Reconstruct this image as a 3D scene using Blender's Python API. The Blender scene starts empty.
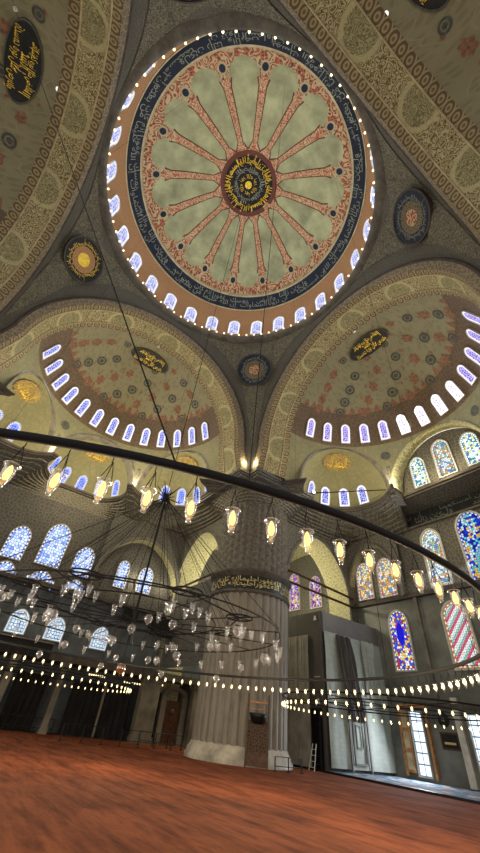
import bpy, bmesh, math, random
import numpy as np
from mathutils import Vector, Matrix
random.seed(7)
PI = math.pi
SC = bpy.context.scene
COL = SC.collection
R_ = math.radians

# ------------------------------------------------------------------ helpers
def lin(c):
    return tuple(((x/255)/12.92 if x/255 <= .04045 else (((x/255)+.055)/1.055)**2.4) for x in c)
def rgba(c): return (*lin(c), 1.0)

def mesh_obj(name, verts, faces, mat=None, parent=None, uvs=None, smooth=False, uv2=None):
    me = bpy.data.meshes.new(name)
    me.from_pydata([tuple(map(float, v)) for v in verts], [], faces)
    if uvs is not None:
        ul = me.uv_layers.new(name='UVMap')
        idx = np.zeros(len(me.loops), dtype=np.int32); me.loops.foreach_get('vertex_index', idx)
        ul.data.foreach_set('uv', np.asarray(uvs, dtype=np.float32)[idx].ravel())
        if uv2 is not None:
            u2 = me.uv_layers.new(name='Edge')
            u2.data.foreach_set('uv', np.asarray(uv2, dtype=np.float32)[idx].ravel())
    if mat: me.materials.append(mat)
    if smooth: me.polygons.foreach_set('use_smooth', [True]*len(me.polygons))
    me.update()
    o = bpy.data.objects.new(name, me); COL.objects.link(o)
    if parent is not None: o.parent = parent
    return o

def grid(name, P, UV, mat, parent=None, close_u=False, smooth=True):
    """P [nu][nv] points -> quad surface"""
    P = np.asarray(P, float); UV = np.asarray(UV, float)
    nu, nv = P.shape[:2]
    f = []
    for i in range(nu-1):
        for j in range(nv-1):
            a = i*nv+j; f.append((a, a+nv, a+nv+1, a+1))
    return mesh_obj(name, P.reshape(-1, 3), f, mat, parent, UV.reshape(-1, 2), smooth)

class MB:
    """collects simple solids and links them as one mesh"""
    def __init__(s): s.v = []; s.f = []; s.uv = []
    def add(s, v, f, uv=None):
        n = len(s.v); s.v += [tuple(x) for x in v]; s.f += [tuple(i+n for i in q) for q in f]
        s.uv += [tuple(x) for x in uv] if uv is not None else [(x[0]+x[1], x[2]) for x in v]
    def box(s, c, d, rz=0):
        cx, cy, cz = c; a, b, h = [x/2 for x in d]; cs, sn = math.cos(rz), math.sin(rz)
        v = []
        for z in (-h, h):
            for x, y in ((-a, -b), (a, -b), (a, b), (-a, b)):
                v.append((cx+x*cs-y*sn, cy+x*sn+y*cs, cz+z))
        s.add(v, [(0, 3, 2, 1), (4, 5, 6, 7), (0, 1, 5, 4), (1, 2, 6, 5), (2, 3, 7, 6), (3, 0, 4, 7)])
    def tube(s, pts, r, n=6, closed=False):
        pts = [Vector(p) for p in pts]; N = len(pts); rings = []
        for i, p in enumerate(pts):
            if closed: t = pts[(i+1) % N]-pts[i-1]
            else: t = pts[min(i+1, N-1)]-pts[max(i-1, 0)]
            t.normalize()
            up = Vector((0, 0, 1)) if abs(t.z) < .9 else Vector((1, 0, 0))
            a = t.cross(up).normalized(); b = a.cross(t)
            rr = r[i] if isinstance(r, (list, tuple)) else r
            rings.append([p+a*math.cos(2*PI*k/n)*rr+b*math.sin(2*PI*k/n)*rr for k in range(n)])
        v = [q for g in rings for q in g]; f = []
        for i in range(N if closed else N-1):
            j = (i+1) % N
            for k in range(n):
                f.append((i*n+k, i*n+(k+1) % n, j*n+(k+1) % n, j*n+k))
        if not closed:
            f.append(tuple(range(n-1, -1, -1))); f.append(tuple((N-1)*n+k for k in range(n)))
        s.add(v, f)
    def lathe(s, prof, c=(0, 0, 0), n=24, flute=None):
        cx, cy, cz = c; v = []; f = []
        for (r, z) in prof:
            for k in range(n):
                a = 2*PI*k/n; rr = r if not flute else r*flute(a, z)
                v.append((cx+rr*math.cos(a), cy+rr*math.sin(a), cz+z))
        uv = [(2*PI*prof[i][0]*k/n, prof[i][1]) for i in range(len(prof)) for k in range(n)]
        for i in range(len(prof)-1):
            for k in range(n):
                f.append((i*n+k, i*n+(k+1) % n, (i+1)*n+(k+1) % n, (i+1)*n+k))
        s.add(v, f, uv)
    def build(s, name, mat, parent=None, smooth=False):
        return mesh_obj(name, s.v, s.f, mat, parent, s.uv, smooth)

def tag(o, label=None, cat=None, group=None, kind=None):
    if label: o['label'] = label
    if cat: o['category'] = cat
    if group: o['group'] = group
    if kind: o['kind'] = kind
    return o
def struct(o): o['kind'] = 'structure'; return o
def empty(name, loc=(0, 0, 0), rz=0):
    o = bpy.data.objects.new(name, None); COL.objects.link(o); o.location = loc; o.rotation_euler = (0, 0, rz)
    o.empty_display_size = .2
    return o
def copy_tree(o, parent=None):
    c = o.copy(); COL.objects.link(c); c.parent = parent
    for ch in KIDS.get(o.name, []): copy_tree(ch, c)
    return c
KIDS = {}
def kids(o, *ch): KIDS[o.name] = list(ch)

# ------------------------------------------------------------------ node materials
class NT:
    def __init__(s, name):
        s.m = bpy.data.materials.new(name); s.m.use_nodes = True; s.t = s.m.node_tree; s.t.nodes.clear()
        s.out = s.n('ShaderNodeOutputMaterial')
    def n(s, ty, **kw):
        x = s.t.nodes.new(ty)
        for k, v in kw.items(): setattr(x, k, v)
        return x
    def l(s, a, b): s.t.links.new(a, b)
    def math(s, op, a, b=None, c=None):
        x = s.n('ShaderNodeMath', operation=op)
        for i, v in enumerate((a, b, c)):
            if v is None: continue
            if isinstance(v, (int, float)): x.inputs[i].default_value = v
            else: s.l(v, x.inputs[i])
        return x.outputs[0]
    def uv(s, name='UVMap'): return s.n('ShaderNodeUVMap', uv_map=name).outputs[0]
    def sep(s, v):
        x = s.n('ShaderNodeSeparateXYZ'); s.l(v, x.inputs[0]); return x.outputs
    def comb(s, x, y, z=0):
        c = s.n('ShaderNodeCombineXYZ')
        for i, v in enumerate((x, y, z)):
            if isinstance(v, (int, float)): c.inputs[i].default_value = v
            else: s.l(v, c.inputs[i])
        return c.outputs[0]
    def vscale(s, v, k):
        x = s.n('ShaderNodeVectorMath', operation='MULTIPLY'); s.l(v, x.inputs[0])
        x.inputs[1].default_value = k if isinstance(k, tuple) else (k, k, k); return x.outputs[0]
    def vadd(s, a, b):
        x = s.n('ShaderNodeVectorMath', operation='ADD'); s.l(a, x.inputs[0]); s.l(b, x.inputs[1]); return x.outputs[0]
    def noise(s, v, scale, detail=2, rough=.5, out='Fac'):
        x = s.n('ShaderNodeTexNoise'); s.l(v, x.inputs['Vector']); x.inputs['Scale'].default_value = scale
        x.inputs['Detail'].default_value = detail; x.inputs['Roughness'].default_value = rough
        return x.outputs[0] if out == 'Fac' else x.outputs['Color']
    def voro(s, v, scale, feat='F1', out='Distance', rnd=1.0):
        x = s.n('ShaderNodeTexVoronoi', feature=feat, voronoi_dimensions='2D'); s.l(v, x.inputs['Vector'])
        x.inputs['Scale'].default_value = scale; x.inputs['Randomness'].default_value = rnd
        return x.outputs[out]
    def ramp(s, f, stops, interp='LINEAR'):
        x = s.n('ShaderNodeValToRGB'); s.l(f, x.inputs[0]); cr = x.color_ramp; cr.interpolation = interp
        while len(cr.elements) < len(stops): cr.elements.new(.5)
        for e, (p, c) in zip(cr.elements, stops):
            e.position = p; e.color = (c, c, c, 1) if isinstance(c, (int, float)) else rgba(c)
        return x.outputs[0]
    def mix(s, f, a, b, mode='MIX'):
        x = s.n('ShaderNodeMix', data_type='RGBA', blend_type=mode)
        for i, v in ((0, f), (6, a), (7, b)):
            if isinstance(v, (int, float)): x.inputs[i].default_value = v
            elif isinstance(v, tuple): x.inputs[i].default_value = rgba(v)
            else: s.l(v, x.inputs[i])
        return x.outputs[2]
    def principled(s, col, rough=.8, metal=0, spec=.3, bump=None, bstr=.4, bdist=.03):
        b = s.n('ShaderNodeBsdfPrincipled')
        if isinstance(col, tuple): b.inputs['Base Color'].default_value = rgba(col)
        else: s.l(col, b.inputs['Base Color'])
        b.inputs['Roughness'].default_value = rough; b.inputs['Metallic'].default_value = metal
        b.inputs['Specular IOR Level'].default_value = spec
        if bump is not None:
            bp = s.n('ShaderNodeBump'); s.l(bump, bp.inputs['Height']); bp.inputs['Strength'].default_value = bstr
            bp.inputs['Distance'].default_value = bdist; s.l(bp.outputs[0], b.inputs['Normal'])
        s.l(b.outputs[0], s.out.inputs[0]); return s.m
    def emit(s, col, st):
        e = s.n('ShaderNodeEmission'); s.l(col, e.inputs[0])
        if isinstance(st, (int, float)): e.inputs[1].default_value = st
        else: s.l(st, e.inputs[1])
        s.l(e.outputs[0], s.out.inputs[0]); return s.m

def plain(name, col, rough=.8, metal=0, var=.12, scale=1.5):
    t = NT(name); g = t.n('ShaderNodeNewGeometry').outputs['Position']
    n = t.noise(g, scale, 4, .6)
    c2 = tuple(int(x*(1-var)) for x in col); c1 = tuple(min(255, int(x*(1+var))) for x in col)
    return t.principled(t.ramp(n, [(.3, c2), (.7, c1)]), rough, metal)

def arabesque(name, bg, fg, acc, scale=1.0, line=.10, dist=.8, acc_amt=.5, medal=0, medcol=None, mottle=.22, rough=.75, offs=0, medr=.28, vc=0, swirl=0):
    """interlaced scrollwork painted over a ground colour, in metres of the UV map"""
    t = NT(name); uv = t.uv()
    nz = t.vadd(t.noise(uv, .9*scale, 1, .5, 'Color'), t.comb(-.5, -.5, 0))
    w = t.vadd(uv, t.vscale(nz, dist/scale))
    if swirl:
        g = t.math('ABSOLUTE', t.math('SUBTRACT', t.math('FRACT', t.math('MULTIPLY', t.noise(uv, scale*.8, 1.2, .5), swirl)), .5)); ln = t.ramp(g, [(.24, 0.0), (.32, 1.0)])
    else:
        e = t.voro(w, 1.15*scale, 'DISTANCE_TO_EDGE'); ln = t.ramp(e, [(line*.55, 1.0), (line*1.1, 0.0)])
    d = t.voro(w, 2.6*scale, 'F1'); dots = t.ramp(d, [(.24, 1.0), (.34, 0.0)])
    e2 = t.voro(w, 2.6*scale, 'DISTANCE_TO_EDGE'); ln2 = t.ramp(e2, [(line*.5, 1.0), (line*1.0, 0.0)])
    c = t.mix(t.math('MULTIPLY', dots, acc_amt), bg, acc)
    c = t.mix(t.math('MULTIPLY', ln2, .45), c, fg)
    c = t.mix(t.math('MULTIPLY', ln, .95), c, fg)
    if medal:
        s = t.sep(uv)
        x = t.math('MULTIPLY', t.math('SUBTRACT', t.math('FRACT', t.math('DIVIDE', s[0], medal)), .5), medal)
        y = t.math('SUBTRACT', s[1], vc)
        r = t.math('SQRT', t.math('ADD', t.math('POWER', x, 2), t.math('POWER', t.math('ABSOLUTE', y), 2)))
        ins = t.ramp(t.math('DIVIDE', r, medal), [(medr*.72, 1.0), (medr*.78, 0.0)])
        ring = t.ramp(t.math('DIVIDE', r, medal), [(medr*.74, 0.0), (medr*.8, 1.0), (medr*.95, 1.0), (medr, 0.0)])
        c = t.mix(t.math('MULTIPLY', ins, .4), c, medcol or bg); c = t.mix(t.math('MULTIPLY', ring, .8), c, fg)
    m = t.noise(uv, .35, 5, .65)
    c = t.mix(1.0, c, t.ramp(m, [(.25, 1-mottle), (.75, 1.0)]), 'MULTIPLY')
    return t.principled(c, rough, bump=ln, bstr=.15)

def ovals(name, bg, fg, acc, period=.7, h=.5, rough=.75, v0=0):
    """a border of linked ovals running along u"""
    t = NT(name); uv = t.uv(); s = t.sep(uv)
    x = t.math('SUBTRACT', t.math('FRACT', t.math('DIVIDE', s[0], period)), .5)
    y = t.math('DIVIDE', t.math('SUBTRACT', s[1], v0), h)
    nz = t.math('MULTIPLY', t.noise(uv, 3.0, 2), .12)
    r = t.math('ADD', t.math('SQRT', t.math('ADD', t.math('POWER', x, 2), t.math('POWER', t.math('ABSOLUTE', y), 2))), nz)
    c = t.ramp(r, [(.0, acc), (.16, acc), (.2, fg), (.27, fg), (.33, bg), (.46, bg), (.50, fg), (.58, fg), (.62, bg)])
    m = t.noise(uv, .5, 5, .65)
    c = t.mix(1.0, c, t.ramp(m, [(.25, .78), (.75, 1.0)]), 'MULTIPLY')
    return t.principled(c, rough)

def stained(name, palette, lead=(20, 20, 26), scale=5.5, strength=1.6, border=((245, 245, 255), (70, 80, 190)), bper=.22, stripes=None, leadw=.05, centre=None):
    """lit coloured glass: pieces between leads, a border of round pieces"""
    t = NT(name); uv = t.uv(); ed = t.sep(t.uv('Edge'))
    e = t.voro(uv, scale, 'DISTANCE_TO_EDGE', rnd=.62)
    col = t.n('ShaderNodeTexVoronoi', voronoi_dimensions='2D'); t.l(uv, col.inputs['Vector']); col.inputs['Scale'].default_value = scale; col.inputs['Randomness'].default_value = .62
    k = t.sep(col.outputs['Color'])[0]
    st = [((i/len(palette))*.86+.07 if i else 0, c) for i, c in enumerate(palette)]
    c = t.ramp(k, st, 'CONSTANT')
    if stripes:
        s = t.sep(uv); f = t.math('FRACT', t.math('MULTIPLY', t.math('ADD', s[1], t.math('MULTIPLY', s[0], -1.1)), stripes[0]))
        c = t.ramp(f, [(0, stripes[1]), (.34, stripes[1]), (.38, stripes[2]), (.66, stripes[2]), (.7, stripes[3]), (.96, stripes[3])], 'CONSTANT')
    if centre:   # a shaped field of one colour in the middle of the window
        s = t.sep(uv)
        q = t.math('ADD', t.math('POWER', t.math('ABSOLUTE', t.math('DIVIDE', s[0], centre[0])), 2), t.math('POWER', t.math('ABSOLUTE', t.math('DIVIDE', t.math('SUBTRACT', s[1], centre[2]), centre[1])), 2))
        c = t.mix(t.ramp(q, [(.95, 1.0), (1.0, 0.0)]), c, centre[3])
    c = t.mix(t.ramp(e, [(leadw, 1.0), (leadw*1.6, 0.0)]), c, lead)
    # border pieces run around the outline: Edge.x = distance along outline, Edge.y = distance in from it
    f = t.math('FRACT', t.math('DIVIDE', ed[0], bper))
    bc = t.ramp(f, [(0, border[0]), (.5, border[0]), (.52, border[1]), (.9, border[1]), (.93, lead)], 'CONSTANT')
    inb = t.ramp(ed[1], [(.0, 1.0), (.13, 1.0), (.14, 0.0)], 'CONSTANT')
    gap = t.ramp(ed[1], [(.0, 0.0), (.13, 0.0), (.131, 1.0), (.165, 0.0)], 'CONSTANT')
    c = t.mix(inb, c, bc); c = t.mix(gap, c, lead)
    return t.emit(c, strength*.45)

# ------------------------------------------------------------------ palette
M = {}
M['dome_field'] = plain('dome_field', (148, 150, 114), .75, 0, .17, .55)
def rib_mat():
    t = NT('rib_paint'); s = t.sep(t.uv()); v = t.comb(t.math('MULTIPLY', s[0], .3), s[1])
    g = t.math('ABSOLUTE', t.math('SUBTRACT', t.math('FRACT', t.math('MULTIPLY', t.noise(v, 2.6, 1.2), 7)), .5)); ln = t.ramp(g, [(.22, 0.0), (.3, 1.0)])
    c = t.mix(ln, (160, 92, 64), (186, 166, 130))
    e = t.math('ABSOLUTE', s[0]); c = t.mix(t.ramp(e, [(.72, 0.0), (.78, 1.0)]), c, (96, 56, 44))
    return t.principled(c, .75)
M['rib_paint'] = rib_mat()
M['border_paint'] = arabesque('border_paint', (158, 72, 42), (186, 166, 128), (66, 64, 62), 1.7, .10, .9, .9, mottle=.1, swirl=7)
M['ochre'] = arabesque('ochre', (168, 124, 84), (182, 144, 106), (130, 88, 62), 4.0, .09, .5, .7, mottle=.12)
M['navy'] = plain('navy', (22, 30, 44), .6, var=.25, scale=2)
M['black_ground'] = plain('black_ground', (20, 24, 24), .5, var=.3, scale=3)
M['roundel_paint'] = arabesque('roundel_paint', (44, 56, 56), (132, 126, 92), (130, 64, 44), 5.0, .13, .6, .9)
M['grey_marble'] = plain('grey_marble', (92, 94, 90), .5, 0, .22, .5)
M['sunburst'] = plain('sunburst', (128, 110, 70), .7, 0, .3, 6)
M['gold'] = plain('gold', (232, 198, 74), .38, .55, .12, 4)
M['pale_gold'] = plain('pale_gold', (132, 136, 122), .6, 0, .15, 4)
M['cream_line'] = plain('cream_line', (164, 152, 118), .7, 0, .12, 2)
M['pendentive'] = arabesque('pendentive', (88, 85, 76), (104, 101, 90), (66, 62, 57), 3.6, .09, .8, .5)
M['pend_panel'] = arabesque('pend_panel', (80, 77, 65), (122, 119, 100), (62, 56, 52), 3.0, .13, .9, .6, swirl=8)
M['moulding'] = plain('moulding', (94, 90, 84), .7, var=.2)
M['dark_moulding'] = plain('dark_moulding', (68, 62, 56), .7, var=.2)
M['soffit'] = arabesque('soffit', (98, 86, 56), (178, 170, 128), (112, 76, 46), 2.6, .13, 1.0, .8, swirl=9, medal=5.2, medcol=(120, 122, 88), medr=.26, vc=1.15)
M['arch_border'] = ovals('arch_border', (94, 80, 56), (154, 140, 106), (112, 90, 60), .7, .9, v0=.3)
M['arch_face'] = arabesque('arch_face', (116, 106, 90), (150, 140, 114), (92, 66, 56), 2.2, .10, .5, .5)
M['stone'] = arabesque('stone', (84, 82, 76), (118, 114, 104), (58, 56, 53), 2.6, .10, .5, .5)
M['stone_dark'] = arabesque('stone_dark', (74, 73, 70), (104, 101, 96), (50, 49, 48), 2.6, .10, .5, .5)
M['muqarnas'] = arabesque('muqarnas', (90, 87, 78), (122, 117, 104), (54, 51, 48), 3.4, .14, .3, .7)
M['exedra'] = arabesque('exedra', (124, 122, 94), (118, 115, 88), (150, 140, 104), .8, .05, .8, .3)
M['cream_vault'] = arabesque('cream_vault', (150, 146, 112), (182, 176, 138), (96, 98, 70), 2.4, .10, .7, .7)
M['marble'] = plain('marble', (152, 146, 132), .45, 0, .25, .8)
M['lower_wall'] = plain('lower_wall', (82, 87, 90), .7, 0, .2, .7)
M['lower_marble'] = plain('lower_marble', (100, 94, 82), .5, 0, .25, .6)
M['black'] = plain('black', (14, 14, 15), .45, 0, .2, 2)
M['iron'] = plain('iron', (9, 9, 10), .85, 0, .2, 3)
M['wood'] = plain('wood', (70, 46, 30), .5, 0, .3, 5)
M['light_wood'] = plain('light_wood', (150, 108, 66), .5, 0, .2, 5)
M['drape'] = plain('drape', (24, 22, 24), .85, 0, .3, 1)
M['panel_grey'] = plain('panel_grey', (96, 93, 90), .7, 0, .1, .5)
M['panel_dark'] = plain('panel_dark', (66, 62, 60), .7, 0, .1, .5)
M['sheet_grey'] = plain('sheet_grey', (134, 130, 122), .8, 0, .15, .8)
M['charcoal'] = plain('charcoal', (44, 45, 44), .6, 0, .2, 2)
M['paper'] = plain('paper', (190, 190, 186), .8, 0, .05, 1)
M['white_frame'] = plain('white_frame', (176, 174, 166), .5, 0, .1, 2)

def sheet_mat():
    t = NT('printed_sheet'); uv = t.uv(); s = t.sep(uv)
    n = t.noise(uv, .7, 5, .7); b = t.n('ShaderNodeTexBrick'); t.l(uv, b.inputs['Vector'])
    b.inputs['Scale'].default_value = 1.1; b.inputs['Mortar Size'].default_value = .012
    b.inputs['Color1'].default_value = rgba((150, 156, 148)); b.inputs['Color2'].default_value = rgba((144, 150, 142)); b.inputs['Mortar'].default_value = rgba((138, 144, 137))
    c = t.mix(1.0, b.outputs[0], t.ramp(n, [(.3, .7), (.7, 1.0)]), 'MULTIPLY')
    return t.principled(c, .8)
M['sheet'] = sheet_mat()

def carpet():
    t = NT('red_carpet'); g = t.n('ShaderNodeNewGeometry').outputs['Position']
    mp = t.n('ShaderNodeMapping'); t.l(g, mp.inputs[0]); mp.inputs['Rotation'].default_value = (0, 0, R_(14)); mp.inputs['Scale'].default_value = (2.0, .35, 1)
    a = t.noise(mp.outputs[0], 1.1, 7, .68); b = t.noise(g, .45, 5, .65); f = t.noise(g, 60, 2)
    c = t.ramp(a, [(.3, (62, 30, 19)), (.43, (104, 54, 33)), (.56, (130, 72, 45)), (.75, (78, 39, 24))])
    c = t.mix(1.0, c, t.ramp(b, [(.34, .6), (.6, 1.0)]), 'MULTIPLY')
    c = t.mix(1.0, c, t.ramp(f, [(.2, .8), (.8, 1.0)]), 'MULTIPLY')
    return t.principled(c, .95, spec=.1, bump=t.math('ADD', a, t.math('MULTIPLY', f, .2)), bstr=.5, bdist=.05)
M['carpet'] = carpet()
def blue_carpet():
    t = NT('blue_carpet'); g = t.n('ShaderNodeNewGeometry').outputs['Position']
    v = t.voro(g, 2.2, 'F1', 'Color', .6); k = t.sep(v)[0]
    c = t.ramp(k, [(0, (60, 92, 120)), (.3, (118, 140, 150)), (.55, (46, 66, 100)), (.75, (150, 84, 78)), (.88, (170, 168, 156))], 'CONSTANT')
    c = t.mix(.35, c, t.ramp(t.noise(g, 3, 4), [(.3, (60, 84, 108)), (.7, (132, 140, 146))]))
    return t.principled(c, .9, spec=.15)
M['blue_carpet'] = blue_carpet()

def glow(name, col, st):
    t = NT(name); c = t.n('ShaderNodeRGB'); c.outputs[0].default_value = rgba(col); return t.emit(c.outputs[0], st)
M['bulb'] = glow('bulb', (255, 190, 92), 1.6)
M['bulb_far'] = glow('bulb_far', (255, 222, 150), 2.2)
M['small_bulb'] = glow('small_bulb', (255, 225, 170), 1.5)
def glass(name, tint, edge=.75, base=.12, trn=.35):
    t = NT(name); lw = t.n('ShaderNodeLayerWeight'); lw.inputs[0].default_value = .35
    tr = t.n('ShaderNodeBsdfTransparent'); tr.inputs[0].default_value = rgba(tint)
    gl = t.n('ShaderNodeBsdfGlossy'); gl.inputs['Roughness'].default_value = .12; gl.inputs[0].default_value = (1, 1, 1, 1)
    df = t.n('ShaderNodeBsdfTranslucent'); df.inputs[0].default_value = (1, 1, 1, 1)
    a = t.n('ShaderNodeMixShader'); a.inputs[0].default_value = trn; t.l(gl.outputs[0], a.inputs[1]); t.l(df.outputs[0], a.inputs[2])
    f = t.math('ADD', t.math('MULTIPLY', lw.outputs['Facing'], edge), base)
    x = t.n('ShaderNodeMixShader'); t.l(f, x.inputs[0]); t.l(tr.outputs[0], x.inputs[1]); t.l(a.outputs[0], x.inputs[2])
    t.l(x.outputs[0], t.out.inputs[0]); return t.m
M['glass'] = glass('clear_glass', (252, 252, 252), .6, .05, .12)
M['glass_dim'] = glass('bare_glass', (245, 246, 248), .7, .06)
M['amber'] = glass('amber_glass', (214, 130, 40), .6, .25)

W1 = (250, 250, 255)
M['lace'] = stained('lace_glass', [(88, 90, 196), (60, 58, 150), (120, 126, 214), (76, 70, 170)], lead=(238, 240, 255), leadw=.045, scale=4.6, strength=1.35, border=(W1, (225, 228, 250)))
M['lace_violet'] = stained('lace_violet_glass', [(110, 86, 190), (84, 62, 150), (140, 120, 210), (96, 72, 170)], lead=(244, 238, 255), leadw=.045, scale=4.6, strength=1.35, border=(W1, (214, 206, 246)))
M['lace_dome'] = stained('dome_glass', [(150, 152, 208), (120, 124, 196), (186, 190, 228), (136, 140, 204)], lead=(236, 238, 250), leadw=.05, scale=3.6, strength=1.2, border=(W1, (225, 225, 240)))
M['lace_sun'] = stained('sunny_glass', [(150, 130, 220), (190, 180, 240), (210, 200, 250), (120, 96, 200)], lead=(255, 255, 255), leadw=.06, scale=4.6, strength=2.2, border=(W1, (240, 236, 255)))
M['blue_big'] = stained('pale_blue_glass', [(205, 224, 250), (150, 178, 232), (225, 236, 255), (120, 150, 220), (190, 212, 250)], lead=(58, 66, 140), leadw=.055, scale=4.0, strength=1.3, border=((238, 244, 255), (40, 44, 110)), bper=.36)
M['lace_blue'] = stained('deep_blue_glass', [(70, 90, 210), (50, 66, 180), (110, 130, 230), (60, 80, 200)], lead=(215, 225, 255), leadw=.045, scale=4.6, strength=1.3, border=((230, 236, 255), (80, 96, 200)))
M['jewel_teal'] = stained('teal_glass', [(200, 236, 240), (60, 130, 150), (240, 250, 250), (90, 120, 190), (210, 200, 120)], scale=6.2, strength=1.7, border=((244, 250, 250), (110, 160, 170)))
M['jewel_mix'] = stained('mixed_glass', [(220, 236, 246), (214, 168, 90), (244, 244, 240), (110, 140, 190), (190, 110, 80), (150, 190, 160)], scale=5.7, strength=1.25, border=((240, 240, 244), (200, 190, 150)), bper=.34)
M['jewel_royal'] = stained('royal_glass', [(40, 60, 200), (90, 190, 200), (30, 40, 160), (220, 170, 70), (200, 220, 235)], scale=5.1, strength=1.1, border=((210, 216, 235), (50, 70, 200)), bper=.36, centre=(.5, 1.2, 1.2, (120, 180, 200)))
M['jewel_gold'] = stained('golden_glass', [(222, 170, 80), (236, 220, 150), (120, 150, 180), (200, 110, 50), (230, 235, 225)], scale=5.1, strength=1.15, border=((214, 216, 220), (190, 110, 120)), bper=.34)
M['jewel_blue'] = stained('blue_red_glass', [(232, 196, 90), (60, 70, 210), (240, 240, 240), (190, 60, 40), (70, 90, 220)], scale=5.7, strength=1.15, border=((240, 226, 170), (70, 80, 200)), bper=.34, centre=(.36, .85, 2.6, (34, 30, 215)))
M['jewel_stripe'] = stained('striped_glass', [(240, 240, 240)], scale=6.1, strength=1.1, border=((244, 226, 180), (200, 90, 60)), bper=.36, stripes=(1.15, (236, 240, 236), (214, 90, 120), (150, 200, 190)))
M['jewel_violet'] = stained('violet_gold_glass', [(232, 196, 90), (90, 60, 190), (240, 240, 240), (210, 90, 60), (150, 110, 220)], scale=5.7, strength=1.1, border=((236, 220, 200), (110, 70, 200)), bper=.34)
M['daylight'] = stained('daylight_glass', [(214, 232, 248), (196, 222, 246), (230, 240, 252)], lead=(40, 46, 50), scale=4.2, strength=1.15, border=((220, 234, 248), (205, 226, 246)), bper=.3, leadw=.075)

def grid_glass():
    t = NT('grid_glass'); s = t.sep(t.uv())
    a = t.math('ABSOLUTE', t.math('SUBTRACT', t.math('FRACT', t.math('DIVIDE', s[0], .45)), .5)); b = t.math('ABSOLUTE', t.math('SUBTRACT', t.math('FRACT', t.math('DIVIDE', s[1], .6)), .5))
    m = t.math('MAXIMUM', a, b); c = t.ramp(m, [(.43, (206, 226, 244)), (.45, (70, 74, 78))])
    return t.emit(t.mix(.25, c, t.ramp(t.noise(t.uv(), 2.5, 3), [(.35, (90, 110, 120)), (.65, (255, 255, 255))]), 'MULTIPLY'), .95)
M['grid_glass'] = grid_glass()

# ------------------------------------------------------------------ arabic writing (joined letter forms)
_A = {'ا': (0xFE8D, 2), 'أ': (0xFE83, 2), 'إ': (0xFE87, 2), 'آ': (0xFE81, 2), 'ب': (0xFE8F, 4), 'ت': (0xFE95, 4), 'ث': (0xFE99, 4), 'ج': (0xFE9D, 4), 'ح': (0xFEA1, 4),
      'خ': (0xFEA5, 4), 'د': (0xFEA9, 2), 'ذ': (0xFEAB, 2), 'ر': (0xFEAD, 2), 'ز': (0xFEAF, 2), 'س': (0xFEB1, 4), 'ش': (0xFEB5, 4), 'ص': (0xFEB9, 4), 'ض': (0xFEBD, 4),
      'ط': (0xFEC1, 4), 'ظ': (0xFEC5, 4), 'ع': (0xFEC9, 4), 'غ': (0xFECD, 4), 'ف': (0xFED1, 4), 'ق': (0xFED5, 4), 'ك': (0xFED9, 4), 'ل': (0xFEDD, 4), 'م': (0xFEE1, 4),
      'ن': (0xFEE5, 4), 'ه': (0xFEE9, 4), 'و': (0xFEED, 2), 'ى': (0xFEEF, 2), 'ي': (0xFEF1, 4), 'ة': (0xFE93, 2), 'ء': (0xFE80, 1)}
def shape_arabic(s):
    out = []
    for i, ch in enumerate(s):
        if ch not in _A: out.append(ch); continue
        base, n = _A[ch]
        prev = i > 0 and s[i-1] in _A and _A[s[i-1]][1] == 4
        nxt = i+1 < len(s) and s[i+1] in _A and _A[s[i+1]][1] >= 2 and n == 4
        k = 0
        if prev and nxt: k = 3
        elif nxt: k = 2
        elif prev and n > 1: k = 1
        out.append(chr(base+k))
    return ''.join(reversed(out))
_tc = {}
def text_flat(s, size=1.0):
    key = s
    if key not in _tc:
        c = bpy.data.curves.new('writing', 'FONT'); c.body = shape_arabic(s); c.resolution_u = 2; c.offset = -.004
        o = bpy.data.objects.new('writing', c); COL.objects.link(o); bpy.context.view_layer.update()
        m = bpy.data.meshes.new_from_object(o.evaluated_get(bpy.context.evaluated_depsgraph_get()))
        v = np.array([q.co[:2] for q in m.vertices]); f = [tuple(p.vertices) for p in m.polygons]
        bpy.data.objects.remove(o); bpy.data.curves.remove(c); bpy.data.meshes.remove(m)
        v[:, 0] -= v[:, 0].min(); v[:, 1] -= v[:, 1].min()
        _tc[key] = (v, f)
    v, f = _tc[key]
    return v*size, f
def writing(name, pieces, fn, mat, parent):
    """pieces: (verts2d, faces, x0, y0); fn maps (x,y)->xyz"""
    V = []; F = []
    for v, f, x0, y0 in pieces:
        n = len(V); V += [fn(x+x0, y+y0) for x, y in v]; F += [tuple(i+n for i in q) for q in f]
    return mesh_obj(name, V, F, mat, parent)

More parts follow.
